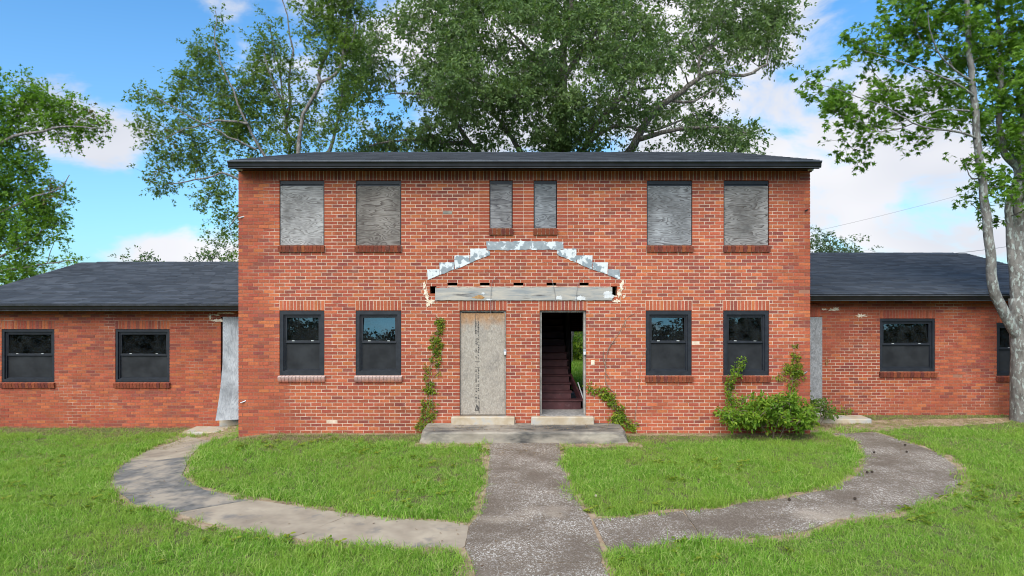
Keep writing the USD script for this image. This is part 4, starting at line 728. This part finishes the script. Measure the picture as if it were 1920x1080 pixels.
gum2 = [(590, 18, 34, 22), (612, 50, 40, 28), (650, 10, 40, 30), (585, 60, 14, 12), (632, 70, 34, 40), (660, 60, 26, 40), (610, 95, 24, 24), (650, 115, 28, 34), (608, 128, 14, 20), (640, 160, 16, 24), (660, 150, 12, 18), (618, 215, 16, 16), (606, 232, 10, 24), (640, 205, 10, 26), (650, 235, 18, 22), (612, 262, 16, 20), (628, 30, 30, 30), (600, -20, 50, 25), (650, -30, 40, 30)]
gl2 = [([rt(600, GE), (560, 300, 0), (567, 214, 0), (585, 180, -.1), (601, 152, -.2), (628, 138, -.3), (646, 105, -.2), (651, 68, 0), (648, 20, .1), (640, -30, .2)], .165, .04), ([(601, 154, -.2), (598, 140, .1), (608, 108, .2), (622, 75, .3), (624, 30, .4), (618, -20, .4)], .085, .025), ([(585, 300, .1), (616, 284, .2), (630, 237, .2), (640, 200, .2), (642, 165, .2)], .09, .03), ([(646, 105, -.2), (660, 80, -.5), (668, 40, -.6)], .05, .02)]
tree('sweetgum_tree', 'pale-limbed leaning sweetgum between the loose sweetgum and the big oak', 'tree', root(600, GE), gl2, gum2, GE, R_(9), GUMLEAF, PALEBARK, .14, TRI3, rc=.30, dens=1.1, sprays=10, per=8, reach=.3, flat=.9, step=.35, wob=.04, bark2=DARKTWIG)
# tree at the left edge
LD = 24.5
lt = [(57, 165, 26, 16), (45, 190, 34, 22), (80, 195, 34, 20), (120, 200, 30, 20), (20, 215, 36, 20), (70, 225, 46, 16), (128, 225, 38, 18), (170, 228, 28, 14), (196, 238, 14, 6), (150, 255, 22, 12), (115, 255, 24, 12), (10, 250, 30, 18), (45, 275, 26, 16), (20, 300, 34, 26), (55, 305, 26, 18), (70, 318, 14, 10), (30, 345, 46, 26), (15, 385, 40, 34), (58, 378, 30, 26), (96, 362, 16, 14), (108, 345, 8, 12), (90, 398, 30, 18), (50, 415, 40, 26), (100, 425, 22, 18), (110, 445, 12, 12), (60, 450, 38, 20), (10, 440, 40, 36), (30, 480, 34, 14, .8), (40, 505, 44, 18), (10, 515, 40, 20), (75, 498, 12, 8), (138, 488, 14, 6), (118, 490, 8, 5), (-50, 300, 60, 150), (-40, 180, 40, 60)]
ll = [([rt(-75, LD), (-72, 450, 0), (-70, 300, 0), (-60, 180, 0), (-50, 90, .2)], .24, .05), ([(-70, 320, 0), (0, 268, -.3), (40, 252, -.4), (74, 246, -.5), (130, 238, -.6), (195, 240, -.6)], .10, .015), ([(-70, 345, 0), (0, 262, .2), (30, 225, .3), (60, 160, .3)], .09, .015), ([(-70, 440, 0), (0, 400, -.2), (60, 372, -.4), (105, 355, -.5), (130, 328, -.5)], .08, .012), ([(-70, 490, 0), (20, 470, -.2), (80, 430, -.3)], .07, .015), ([(-70, 520, 0), (0, 510, -.1), (85, 495, -.2), (140, 488, -.3)], .06, .012)]
tree('sweetgum_tree', 'bright green tree cut off by the left edge of the picture behind the left wing', 'tree', root(-75, LD), ll, lt, LD, R_(10), BRIGHTLEAF, PALEBARK, .145, TRI3, rc=.30, dens=1.35, sprays=10, per=8, reach=.28, flat=.8, step=.35, bark2=DARKTWIG, extra_leaf=(RUSSETLEAF, [(160, 210, 14), (185, 225, 12), (105, 350, 8), (100, 375, 8)], 4))
# lichen-covered tree in front of the right wing
ND = 15.2
nt = [(1680, 35, 60, 22), (1665, 10, 50, 16), (1740, 20, 60, 30), (1800, 30, 50, 40), (1600, 80, 26, 12), (1650, 78, 44, 22), (1610, 115, 30, 12), (1720, 80, 50, 30), (1780, 90, 40, 36), (1850, 60, 60, 50), (1900, 30, 40, 50), (1690, 115, 40, 18), (1518, 142, 16, 8), (1535, 165, 24, 14), (1570, 160, 30, 12), (1545, 190, 30, 12), (1590, 185, 44, 18), (1640, 165, 44, 14), (1600, 215, 38, 14), (1570, 212, 22, 12), (1650, 205, 40, 18), (1700, 170, 40, 16), (1625, 240, 40, 16), (1590, 262, 16, 10), (1620, 275, 26, 12), (1650, 250, 26, 16), (1612, 300, 12, 10), (1700, 215, 40, 16), (1740, 180, 44, 20), (1760, 220, 36, 18), (1720, 250, 30, 14), (1735, 275, 26, 10), (1790, 160, 40, 30), (1800, 215, 34, 26), (1840, 130, 46, 44), (1890, 130, 40, 60), (1845, 200, 40, 40), (1890, 230, 36, 40), (1860, 260, 26, 24), (1895, 290, 30, 26), (1875, 320, 26, 24), (1812, 305, 14, 10), (1830, 330, 14, 12), (1860, 360, 22, 18), (1815, 375, 12, 10), (1840, 392, 14, 12), (1855, 415, 10, 8), (1905, 350, 26, 28), (1910, 190, 40, 60), (1960, 150, 60, 140), (1960, 350, 50, 60), (1880, -30, 90, 40), (1750, -30, 80, 30)]
nl = [([rt(1922, ND), (1921, 765, 0), (1919, 720, 0), (1916, 660, 0), (1912, 600, 0), (1909, 560, .02)], .30, .18), ([(1912, 600, 0), (1908, 520, .03), (1910, 440, .08), (1913, 360, .1), (1914, 310, .15), (1925, 180, .3), (1935, 40, .4), (1938, -60, .4)], .175, .07), ([(1912, 640, 0), (1893, 604, -.06), (1874, 572, -.1), (1862, 540, -.15), (1857, 490, -.2), (1852, 430, -.25), (1843, 340, -.3), (1832, 260, -.4), (1828, 200, -.45), (1818, 100, -.5), (1812, 0, -.5), (1808, -50, -.5)], .125, .045), ([(1905, 400, .1), (1893, 440, .12), (1891, 390, .1), (1907, 340, .1), (1908, 318, .15), (1884, 290, .1), (1875, 225, 0), (1877, 120, .0), (1872, 40, .1), (1870, -40, .1)][3:], .085, .03), ([(1908, 560, .0), (1897, 470, .05), (1890, 400, .1), (1905, 340, .15), (1920, 270, .2)], .11, .06),
      ([(1838, 262, -.4), (1812, 252, -.5), (1790, 246, -.6), (1740, 240, -.9), (1650, 195, -1.3), (1540, 160, -1.6)], .028, .006), ([(1820, 150, -.5), (1770, 110, -.8), (1745, 60, -1), (1740, 20, -1.1)], .026, .008), ([(1825, 180, -.5), (1780, 150, -.8), (1700, 120, -1.1), (1620, 95, -1.4)], .026, .006), ([(1843, 330, -.3), (1825, 335, -.4), (1810, 305, -.5)], .02, .008), ([(1828, 210, -.45), (1780, 205, -.9), (1690, 230, -1.4), (1620, 270, -1.7)], .022, .006), ([(1853, 430, -.25), (1840, 400, -.3), (1820, 380, -.4)], .018, .006), ([(1876, 150, 0), (1850, 100, .3), (1845, 30, .5)], .04, .012), ([(1912, 310, .2), (1880, 250, .6), (1860, 180, .8)], .05, .012)]
near = tree('lichen_tree', 'leafy tree with lichen-spotted forked trunk in front of the right wing at the right edge', 'tree', root(1922, ND), nl, nt, ND, R_(12), NEARLEAF, BARK, .125, STAR, rc=.20, dens=.70, sprays=6, per=8, reach=.20, flat=.55, depth=1.7, step=.12, wob=.008, twig=.008, droop=.05, sides=14, bark2=DARKTWIG)
# knot on the trunk
kx = at(1914, 596, ND - .28); ang = np.linspace(0, 2 * np.pi, 17); obj('knot', tube(np.array([kx + (.055 * math.cos(a), 0, .065 * math.sin(a)) for a in ang]), .016, 6, False), PALEBARK, near, smooth=True)
# distant trees seen over the wing roofs, and greenery behind the building
def small_tree(label, px, d, blobs, seed, mat=FARLEAF, group=None, size=.24, rc=.7, name='distant_tree', sprays=12, per=9, dens=.9, trunk=.16, tpl=DIAMOND, cat_='tree'):
    x, y, z = root(px, d); top = min(b[1] for b in blobs)
    return tree(name, label, cat_, (x, y, z), [([(x, y, z, 1), (px, (top + 620) / 2, 0), (px, top + 8, 0)], trunk, .03)], blobs, d, R_(seed), mat, OAKBARK, size, tpl, rc=rc, dens=dens, sprays=sprays, per=per, group=group, step=.6, reach=.5, sides=7)
small_tree('small grey-green treetop far off above the middle of the left wing roof', 262, 62, [(262, 482, 18, 8), (250, 492, 22, 8), (272, 490, 14, 8), (262, 515, 30, 20)], 41)
small_tree('grey-green treetop far off above the left wing roof beside the two-storey wall', 398, 60, [(395, 480, 20, 9), (415, 474, 14, 8), (376, 490, 16, 7), (400, 495, 36, 12), (400, 520, 40, 20)], 42)
small_tree('rounded green treetop above the right wing roof beside the two-storey wall', 1556, 48, [(1540, 450, 22, 14), (1562, 445, 24, 14), (1590, 460, 22, 12), (1575, 470, 34, 14), (1530, 470, 30, 20), (1560, 500, 50, 30)], 43, rc=.6, size=.2)
BD = 33.0
small_tree('bright green bush filling the back doorway', 1086, BD, [(1084, 655, 26, 28), (1100, 670, 30, 30), (1070, 670, 24, 30), (1090, 690, 30, 14), (1120, 665, 30, 34), (1050, 680, 30, 24)], 44, mat=SHRUBLEAF, size=.17, rc=.45, name='bush', sprays=12, per=9, dens=1.3, trunk=.05, tpl=OVAL, cat_='bush')
small_tree('pale leafy sapling standing over the bush seen through the open doorway', 1082, BD + 5, [(1080, 622, 14, 20), (1086, 640, 16, 16), (1075, 650, 14, 12), (1098, 630, 14, 22), (1110, 600, 20, 20)], 45, mat=VINELEAF, size=.16, rc=.4, name='sapling', sprays=10, per=9, dens=1.3, trunk=.05, tpl=OVAL)
small_tree('dark green tree behind the sapling beyond the back doorway', 1110, BD + 16, [(1110, 590, 60, 30), (1090, 620, 50, 26), (1120, 640, 60, 30), (1060, 600, 40, 30)], 46, mat=GUMLEAF, size=.24, rc=.7, sprays=12, dens=1.2)
# wood behind and beside the photographer, outside the frame: it shows in the window panes
wood = path_for('wood', None); pi = UsdGeom.PointInstancer.Define(stage, wood); tag(pi.GetPrim(), 'dark wood around the plot, mirrored in the window panes', 'wood', kind='stuff')
r_ = R_(60); n = 900; c = r_.normal(0, 1, (n, 3)) * (2.6, 2.6, 1.9) + (0, 0, 4.4); c = c[c[:, 2] > .6]; v, f = foliage(c, .8, 9, 9, .42, DIAMOND, r_, reach=.7)[0]
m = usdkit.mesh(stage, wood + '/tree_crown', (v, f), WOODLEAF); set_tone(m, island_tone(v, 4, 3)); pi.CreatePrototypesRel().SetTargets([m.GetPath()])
xs = np.arange(-66, 67, 4.4); k = len(xs) * 2; ys = np.arange(-58, 24, 4.4); sd_ = len(ys) * 2; pos = np.c_[np.r_[xs, xs + 2, np.full(len(ys), -66.0), np.full(len(ys), 66.0)], np.r_[np.r_[np.full(len(xs), -64.0), np.full(len(xs), -70.0)] + r_.normal(0, 1.5, k), ys, ys], np.full(k + sd_, -.3)]; k += sd_
pi.CreateProtoIndicesAttr(Vt.IntArray([0] * k)); pi.CreatePositionsAttr(Vt.Vec3fArray.FromNumpy(pos.astype(np.float32)))
sc = r_.uniform(.8, 1.12, k); pi.CreateScalesAttr(Vt.Vec3fArray.FromNumpy(np.stack([sc, sc, sc], 1).astype(np.float32)))

# shrub, vines and weeds at the wall
def wallplant(name, label, cat_, base, stems, blobs, d, seed, mat, size, rc, sprays, per, dens=1.0, tpl=OVAL, depth=1.0, group=None, reach=.09, flat=.9, r0=.010):
    return tree(name, label, cat_, base, [(p, r0, r0 * .4) for p in stems], blobs, d, R_(seed), mat, TWIG, size, tpl, rc=rc, dens=dens, sprays=sprays, per=per, depth=depth, group=group, reach=reach, flat=flat, step=.06, wob=.006, twig=.005, sides=5, droop=.1)
def gb(px, d): x = PX(px, d); return (x, d - D, float(gz(x, d - D)))
wallplant('bush', 'low bushy green shrub against the right end of the front wall below the last window', 'bush', gb(1450, 13.3), [[gb(1450, 13.3) + (1,), (1440, 770, 0), (1420, 745, 0)], [gb(1450, 13.3) + (1,), (1470, 760, -.1), (1490, 735, -.1)], [gb(1440, 13.3) + (1,), (1400, 775, 0), (1350, 770, 0)], [gb(1460, 13.3) + (1,), (1510, 770, 0), (1540, 765, 0)]],
          [(1408, 778, 26, 14), (1375, 782, 18, 12), (1440, 768, 36, 14), (1480, 764, 32, 14), (1490, 784, 32, 14), (1430, 785, 40, 14), (1462, 748, 22, 6), (1486, 750, 16, 6), (1508, 774, 20, 10), (1400, 790, 34, 8), (1450, 756, 26, 8), (1500, 790, 26, 12), (1348, 775, 14, 4, .8), (1365, 780, 12, 5), (1398, 753, 10, 5), (1420, 755, 16, 8)], 13.25, 51, SHRUBLEAF, .078, .07, 6, 6, dens=.8, depth=2.0)
wallplant('weed', 'leafy weed growing right of the shrub before the grey boarded corner doorway', 'weed', gb(1535, 14.6), [[gb(1535, 14.6) + (1,), (1538, 765, 0), (1530, 745, 0)], [gb(1535, 14.6) + (1,), (1555, 772, 0)]], [(1535, 762, 18, 12), (1550, 770, 14, 8), (1525, 752, 10, 6), (1562, 776, 8, 5)], 14.6, 52, GUMLEAF, .07, .07, 5, 6, depth=1.5)
wallplant('weed', 'small yellowish weed at the foot of the right wing wall', 'weed', gb(1585, 15.6), [[gb(1585, 15.6) + (1,), (1586, 770, 0)]], [(1588, 776, 6, 8), (1578, 774, 5, 6)], 15.6, 53, VINELEAF, .06, .06, 4, 5)
vw = lambda px, py, off=.03: (px, py, -off)
wallplant('vine', 'narrow green vine climbing the wall left of the boarded door', 'vine', (SX(790), -.05, 0), [[vw(786, 806), vw(800, 780), vw(806, 740), vw(805, 700), vw(812, 660), vw(820, 625), vw(826, 598)], [vw(800, 790), vw(812, 765), vw(812, 720), vw(806, 690)]],
          [(826, 601, 6, 6), (820, 607, 7, 5), (827, 612, 7, 6), (823, 622, 8, 7), (818, 634, 8, 6), (821, 645, 9, 8), (812, 650, 5, 8), (820, 660, 7, 8), (816, 672, 8, 8), (818, 684, 5, 5), (803, 692, 6, 4), (800, 704, 5, 4), (821, 698, 6, 2), (808, 718, 8, 3), (803, 728, 6, 7), (810, 733, 8, 5), (799, 733, 5, 3), (800, 750, 6, 5), (812, 755, 6, 5), (797, 765, 7, 8), (812, 768, 4, 8), (799, 780, 7, 7), (810, 782, 6, 6), (790, 790, 8, 4), (796, 797, 10, 5), (785, 803, 6, 5), (808, 791, 5, 4)], D, 54, VINELEAF, .042, .021, 3, 5, dens=.45, depth=.09, reach=.045, r0=.006)
wallplant('vine', 'yellow-green vine drooping along the wall from the open doorway to the porch end', 'vine', (SX(1170), -.05, 0), [[vw(1180, 803), vw(1165, 782), vw(1155, 765), vw(1145, 748), vw(1125, 735), vw(1103, 725)], [vw(1165, 790), vw(1158, 770), vw(1152, 755)]],
          [(1106, 725, 5, 3), (1114, 729, 7, 4), (1124, 734, 8, 5), (1134, 737, 8, 6), (1142, 745, 8, 6), (1150, 752, 8, 6), (1157, 762, 6, 7), (1160, 772, 6, 6), (1152, 778, 9, 7), (1148, 786, 6, 6), (1160, 786, 10, 7), (1170, 793, 9, 6), (1180, 799, 8, 6), (1188, 801, 6, 4), (1165, 778, 5, 7)], D, 55, VINELEAF, .06, .04, 4, 5, dens=1.0, depth=.12, reach=.05, r0=.006)
wallplant('vine', 'thin vine with a leafy tuft on the wall above the shrub, right of the window', 'vine', (SX(1485), -.05, 0), [[vw(1478, 745), vw(1486, 710), vw(1490, 680), vw(1490, 650)], [vw(1486, 715), vw(1475, 695), vw(1460, 710)]],
          [(1489, 648, 3, 5), (1491, 662, 5, 6, .7), (1493, 676, 7, 6), (1484, 690, 14, 6), (1490, 700, 10, 9), (1497, 693, 6, 9), (1472, 692, 6, 4), (1460, 706, 5, 6), (1484, 716, 8, 5), (1488, 726, 5, 4), (1500, 705, 5, 4)], D, 56, VINELEAF, .045, .035, 4, 5, depth=.09, reach=.04, r0=.005)
wallplant('sprout', 'upright leafy sprout in front of the sill of the last ground-floor window', 'sprout', gb(1374, 13.55), [[gb(1374, 13.55) + (1,), (1371, 760, 0), (1367, 730, 0), (1370, 710, 0), (1385, 690, 0), (1392, 678, 0)]],
          [(1391, 680, 4, 4), (1388, 688, 8, 5), (1382, 697, 7, 4), (1376, 706, 4, 4, .6), (1370, 715, 7, 5), (1366, 728, 6, 6), (1368, 740, 6, 5), (1371, 752, 7, 6), (1374, 764, 6, 6)], 13.55, 57, SHRUBLEAF, .062, .04, 4, 4, dens=1.0, depth=.8, reach=.05, r0=.006)
def drytwig(label, lines, r=.006):
    t = thing('dry_vine', label, 'vine', (SX(lines[0][0][0]), -.02, SZ(lines[0][0][1])))
    for k, l in enumerate(lines): obj('stem', tube(resample([(SX(a), -.010 - r, SZ(b)) for a, b in l], .06, .004, R_(k + 70)), np.linspace(r, r * .5, len(resample([(SX(a), 0, SZ(b)) for a, b in l], .06))), 5), TWIG, t)
drytwig('bare brown dead vine curving up the wall right of the open doorway', [[(1152, 735), (1138, 722), (1134, 700), (1135, 680), (1139, 660), (1150, 640), (1165, 617), (1180, 592), (1190, 588)], [(1137, 690), (1131, 672), (1132, 655)], [(1171, 612), (1172, 602), (1170, 594)], [(1139, 660), (1142, 648), (1156, 640)], [(1136, 700), (1144, 712)]], .007)
drytwig('thin bare vine stem up the wall beside the third ground-floor window', [[(1190, 800), (1192, 770), (1196, 740), (1198, 715), (1201, 690), (1202, 672), (1209, 664), (1212, 652)], [(1198, 720), (1204, 735)]], .0045)

# overhead wires
def line_wire(label, a, b, d0, d1, sag=.25):
    A, B = at(*a, d0), at(*b, d1); u = np.linspace(0, 1, 40)[:, None]; q = A + (B - A) * u - np.array([0, 0, 1]) * sag * 4 * u * (1 - u); t = thing('power_line', label, 'wire', A); obj('cable', tube(q, .008, 5), WIRE, t)
line_wire('thin overhead wire rising to the right behind the lichen tree, above the round treetop', (1440, 452), (2050, 292), 40, 34)
line_wire('short overhead wire meeting the right wing roof near its ridge end', (1788, 475), (2010, 436), 21.2, 30, .1)

# ------------------------------------------------------------------ lawn
def blade_clump(rng, n, rad, h0, h1, w, lean=.55):
    """grass blades bending outwards, each an island of three triangles"""
    a = rng.random(n) * 2 * np.pi; r = rad * np.sqrt(rng.random(n)); b = np.c_[r * np.cos(a), r * np.sin(a), np.full(n, -.012)]; h = rng.uniform(h0, h1, n); th = rng.random(n) * 2 * np.pi; d = np.c_[np.cos(th), np.sin(th), np.zeros(n)]; s = np.c_[-d[:, 1], d[:, 0], np.zeros(n)] * (w / 2)
    l = lean * rng.random(n)[:, None] ** .8; up = np.array([0, 0, 1.0]); m = b + up * (h * .58)[:, None] + d * l * (h * .38)[:, None]; t = b + up * (h * (1 - .35 * l[:, 0]))[:, None] + d * l * (h * 1.25)[:, None]
    v = np.stack([b - s, b + s, m + s * .8, m - s * .8, t], 1).reshape(-1, 3); f = (np.array([(0, 1, 2), (0, 2, 3), (3, 2, 4)])[None] + 5 * np.arange(n)[:, None, None]).reshape(-1, 3)
    return v, f
def grassmat(name, cols, trans=.35, patch=None):
    k = len(cols); N = {'g': ('geometry', {}), 'a': ('attribute', dict(attribute='tone')), 'r': ('rgb_ramp', dict(ramp=[(i / (k - 1), c) for i, c in enumerate(cols)])), 'n': ('noise_texture', dict(scale=.55, detail=5.0, roughness=.6)), 'pm': ('map_range', dict(from_min=.44, from_max=.68, to_max=.75, clamp=True)), 'x': ('mix_color', dict(b=patch or cols[0])),
                        'p': ('principled_bsdf', dict(roughness=.6, specular_ior_level=.12)), 't': ('translucent_bsdf', {}), 'mx': ('mix_closure', dict(fac=trans)), 'tm': ('mix_color', dict(blend_type='multiply', fac=1.0, b=(1.35, 1.4, .6), use_clamp=False))}
    return M(name, N, [('a.fac', 'r.fac'), ('g.position', 'n.vector'), ('n.fac', 'pm.value'), ('pm.result', 'x.fac'), ('r.color', 'x.a'), ('x.result', 'p.base_color'), ('x.result', 'tm.a'), ('tm.result', 't.color'), ('p.BSDF', 'mx.closure1'), ('t.BSDF', 'mx.closure2')], surface='mx.closure')
GRASS = grassmat('fresh_grass', [(.085, .200, .018), (.142, .300, .028), (.198, .380, .042), (.280, .435, .075), (.44, .47, .18)], patch=(.265, .375, .058))
DRY = grassmat('dry_grass_blades', [(.30, .24, .12), (.38, .31, .17), (.24, .20, .09), (.16, .18, .05)], trans=.2, patch=(.34, .27, .14))
def instancer(name, protos, mat, pos, rng, smin, smax, label, cat_, zs=None, tilt=.12):
    p = path_for(name, None); pi = UsdGeom.PointInstancer.Define(stage, p); tag(pi.GetPrim(), label, cat_, kind='stuff'); tg = []
    for i, m in enumerate(protos):
        pm = usdkit.mesh(stage, f'{p}/clump' + (f'_{i:03d}' if i else ''), m, mat); set_tone(pm, island_tone(m[0], 5, 500 + i, 0)); tg.append(pm.GetPath())
    pi.CreatePrototypesRel().SetTargets(tg); n = len(pos); pi.CreateProtoIndicesAttr(Vt.IntArray.FromNumpy(rng.integers(0, len(protos), n).astype(np.int32))); pi.CreatePositionsAttr(Vt.Vec3fArray.FromNumpy(pos.astype(np.float32)))
    a = rng.random(n) * np.pi; ax = rng.normal(0, tilt, (n, 2)); q = np.c_[np.cos(a), ax[:, 0] * .5, ax[:, 1] * .5, np.sin(a)]; q /= np.linalg.norm(q, axis=1, keepdims=True)
    pi.CreateOrientationsAttr(Vt.QuathArray([Gf.Quath(float(w), float(x), float(y), float(z)) for w, x, y, z in q])); s = rng.uniform(smin, smax, n) * (1 if zs is None else zs); pi.CreateScalesAttr(Vt.Vec3fArray.FromNumpy(np.stack([s, s, s], 1).astype(np.float32)))
r_ = R_(80)
def scatter(n, x0, x1, y0, y1): return np.c_[r_.uniform(x0, x1, n), r_.uniform(y0, y1, n)]
def in_view(p): d = p[:, 1] + D; return (d > 4.8) & (np.abs(p[:, 0]) < d * .78 + 2.2)
pts = np.vstack([scatter(int(300 * 27 * 9.2), -13.5, 13.5, -9.2, .0), scatter(int(250 * 8 * 2.4), -14, -5.5, .0, 2.22), scatter(int(250 * 9 * 2.3), 5.98, 15, .0, 2.17)])
pts = pts[in_view(pts)]; pts = pts[r_.random(len(pts)) < np.clip(1.25 - (pts[:, 1] + D) * .035, .4, 1)]
porch_box = sbox(xl - .03, yf - .02, xr + .03, .1)
bare = unary_union([ragged(PATH, .13, 1.7, 12), porch_box]); soft = dirt
dist_bare = ~shapely.contains_xy(bare.buffer(.0), pts[:, 0], pts[:, 1]); insoft = shapely.contains_xy(soft, pts[:, 0], pts[:, 1])
nz = meshkit.fbm(np.c_[pts * .9, np.zeros(len(pts))], 3, 4); wallness = np.where(np.abs(pts[:, 0] - .25) < 5.8, smoothstep((pts[:, 1] + 1.15) / .8), smoothstep((pts[:, 1] - 1.1) / .8)); wallness = np.where((pts[:, 0] > 5.5), np.maximum(wallness, smoothstep((pts[:, 1] - .35) / .9)), wallness)
keep = dist_bare & (r_.random(len(pts)) > insoft * .82) & (r_.random(len(pts)) > wallness * .66) & (r_.random(len(pts)) > np.clip((nz - .62) * 3, 0, .4))
gp = pts[keep]; gz3 = np.c_[gp, gz(gp[:, 0], gp[:, 1])]; edge = shapely.distance(PATH.boundary, shapely.points(gp)); zs = np.where(edge < .22, 1.3, 1.0) * (1 - .42 * wallness[keep]) * (.55 + 1.05 * meshkit.fbm(np.c_[gp * 1.6, np.zeros(len(gp))], 3, 9))
print('grass clumps', len(gp))
instancer('lawn_grass', [blade_clump(R_(90 + i), 24, .08, .032, .095, .0052, (.9, 1.15, 1.4)[i % 3]) for i in range(9)], GRASS, gz3, R_(95), .75, 1.15, 'fresh green uneven lawn around the curved concrete path', 'grass', zs, .28)
dk = dist_bare & (r_.random(len(pts)) < np.clip(.05 + wallness * .60 + insoft * .22 + np.clip(nz - .56, 0, 1) * 1.6, 0, .6)); dp = pts[dk]
for (a, b), (c, e), n_, sp in (((10, 836), (120, 838), 60, .10), ((150, 834), (250, 838), 60, .10), ((30, 859), (180, 858), 110, .12), ((40, 885), (70, 886), 40, .10), ((560, 868), (690, 862), 60, .25), ((800, 866), (880, 868), 60, .2), ((300, 846), (345, 826), 60, .12)):
    A, B = np.array(gnd(a, b)), np.array(gnd(c, e)); dp = np.vstack([dp, A + (B - A) * r_.random((n_, 1)) + r_.normal(0, sp, (n_, 2))])
print('dry', len(dp))
instancer('dry_grass', [blade_clump(R_(190 + i), 13, .08, .025, .075, .0055, 1.3) for i in range(4)], DRY, np.c_[dp, gz(dp[:, 0], dp[:, 1])], R_(96), .7, 1.15, 'straw-coloured dry grass and clippings along the walls and path edges', 'dry grass')
# grass seen through the back doorway
bp = np.c_[r_.uniform(1.6, 5.2, 2600), r_.uniform(9.7, 19, 2600)]
instancer('back_grass', [blade_clump(R_(290 + i), 14, .10, .06, .16, .010) for i in range(3)], GRASS, np.c_[bp, gz(bp[:, 0], bp[:, 1])], R_(97), .9, 1.5, 'rough grass seen through the back doorway', 'grass')
# low broad-leaved weeds in the lawn
wp = pts[dist_bare]; wn = meshkit.fbm(np.c_[wp * .7, np.full(len(wp), 9.0)], 3, 31); wp = wp[(r_.random(len(wp)) < np.clip((wn - .5) * .4, 0, .04)) & (wp[:, 1] < -.6)]; wps = []
for i in range(4):
    q = R_(700 + i); k = 16; a = q.random(k) * 6.28; b = np.c_[q.normal(0, .02, (k, 2)), q.uniform(.02, .06, k)]; wps.append(leaves(b, np.c_[np.cos(a), np.sin(a), q.uniform(-.1, .5, k)], np.c_[q.normal(0, .3, (k, 2)), np.ones(k)], q.uniform(.035, .075, k), OVAL))
p = path_for('lawn_weeds', None); pi = UsdGeom.PointInstancer.Define(stage, p); tag(pi.GetPrim(), 'small broad-leaved weeds scattered through the lawn', 'weeds', kind='stuff'); tg = []
for i, m in enumerate(wps):
    pm = usdkit.mesh(stage, f'{p}/rosette' + (f'_{i:03d}' if i else ''), m, VINELEAF); set_tone(pm, island_tone(m[0], 6, i, 0)); tg.append(pm.GetPath())
pi.CreatePrototypesRel().SetTargets(tg); pi.CreateProtoIndicesAttr(Vt.IntArray.FromNumpy(r_.integers(0, 4, len(wp)).astype(np.int32))); pi.CreatePositionsAttr(Vt.Vec3fArray.FromNumpy(np.c_[wp, gz(wp[:, 0], wp[:, 1])].astype(np.float32))); print('weeds', len(wp))
# fallen leaves and crumbs on the path, porch and dirt
lp = np.vstack([scatter(2600, -8.5, 10.5, -6.9, .0), scatter(2600, -2, 2.6, -1.9, -.2), scatter(1600, 5.2, 10, .2, 2.0), scatter(900, 3.6, 6.2, -.8, -.05), scatter(500, -6.6, -4.8, -.2, 2.0)]); on = shapely.contains_xy(unary_union([PATH, dirt, porch_box]), lp[:, 0], lp[:, 1]); on &= r_.random(len(lp)) < np.where((np.abs(lp[:, 0] - .25) < 2.4) & (lp[:, 1] > -2), .7, .42); lp = lp[on]
zz = gz(lp[:, 0], lp[:, 1]) + .022; onp = shapely.contains_xy(sbox(xl + .12, yf + .12, xr - .12, -.2), lp[:, 0], lp[:, 1]); inp = shapely.contains_xy(porch_box, lp[:, 0], lp[:, 1]); lp, zz, onp = lp[onp | ~inp], zz[onp | ~inp], onp[onp | ~inp]; zz = np.where(onp, .225, zz)
n = len(lp); th = r_.random(n) * 2 * np.pi; lt_ = leaves(np.c_[lp, zz], np.c_[np.cos(th), np.sin(th), r_.normal(0, .15, n)], np.c_[r_.normal(0, .25, (n, 2)), np.ones(n)], r_.uniform(.012, .045, n), DIAMOND); obj('leaf_litter', lt_, leafmat('dead_leaf', [(.10, .06, .035), (.20, .13, .07), (.30, .22, .12)], trans=.1), tone=island_tone(lt_[0], 4, 6, 0), kind='stuff', label='brown dead leaves and crumbs on the path, porch and bare dirt', category='leaf litter')
# gumballs on the right arm of the path
for k, (px, py) in enumerate([(1697, 838), (1639, 852), (1700, 851), (1626, 890), (1635, 889), (1480, 942), (1603, 940), (1117, 935)]):
    x, y = gnd(px, py); m = trimesh.creation.icosphere(subdivisions=2, radius=.017); v = np.array(m.vertices); v *= (1 + .22 * np.sign(np.sin(v[:, :1] * 330) * np.sin(v[:, 1:2] * 330))); v += (x, y, float(gz(x, y)) + .04)
    if k < 7: obj('seed_ball', (v, np.array(m.faces)), noisy('seed_ball', (.035, .025, .018), (.07, .05, .035), scale=60) if k == 0 else '/World/Looks/seed_ball', label='small dark spiky seed balls fallen on the right arm of the curved path', category='seed ball', group='seed balls on the path')
    else: obj('stone', (v * 1.0, np.array(m.faces)), STEPCON, label='pale pebble in the grass right of the straight path', category='stone')
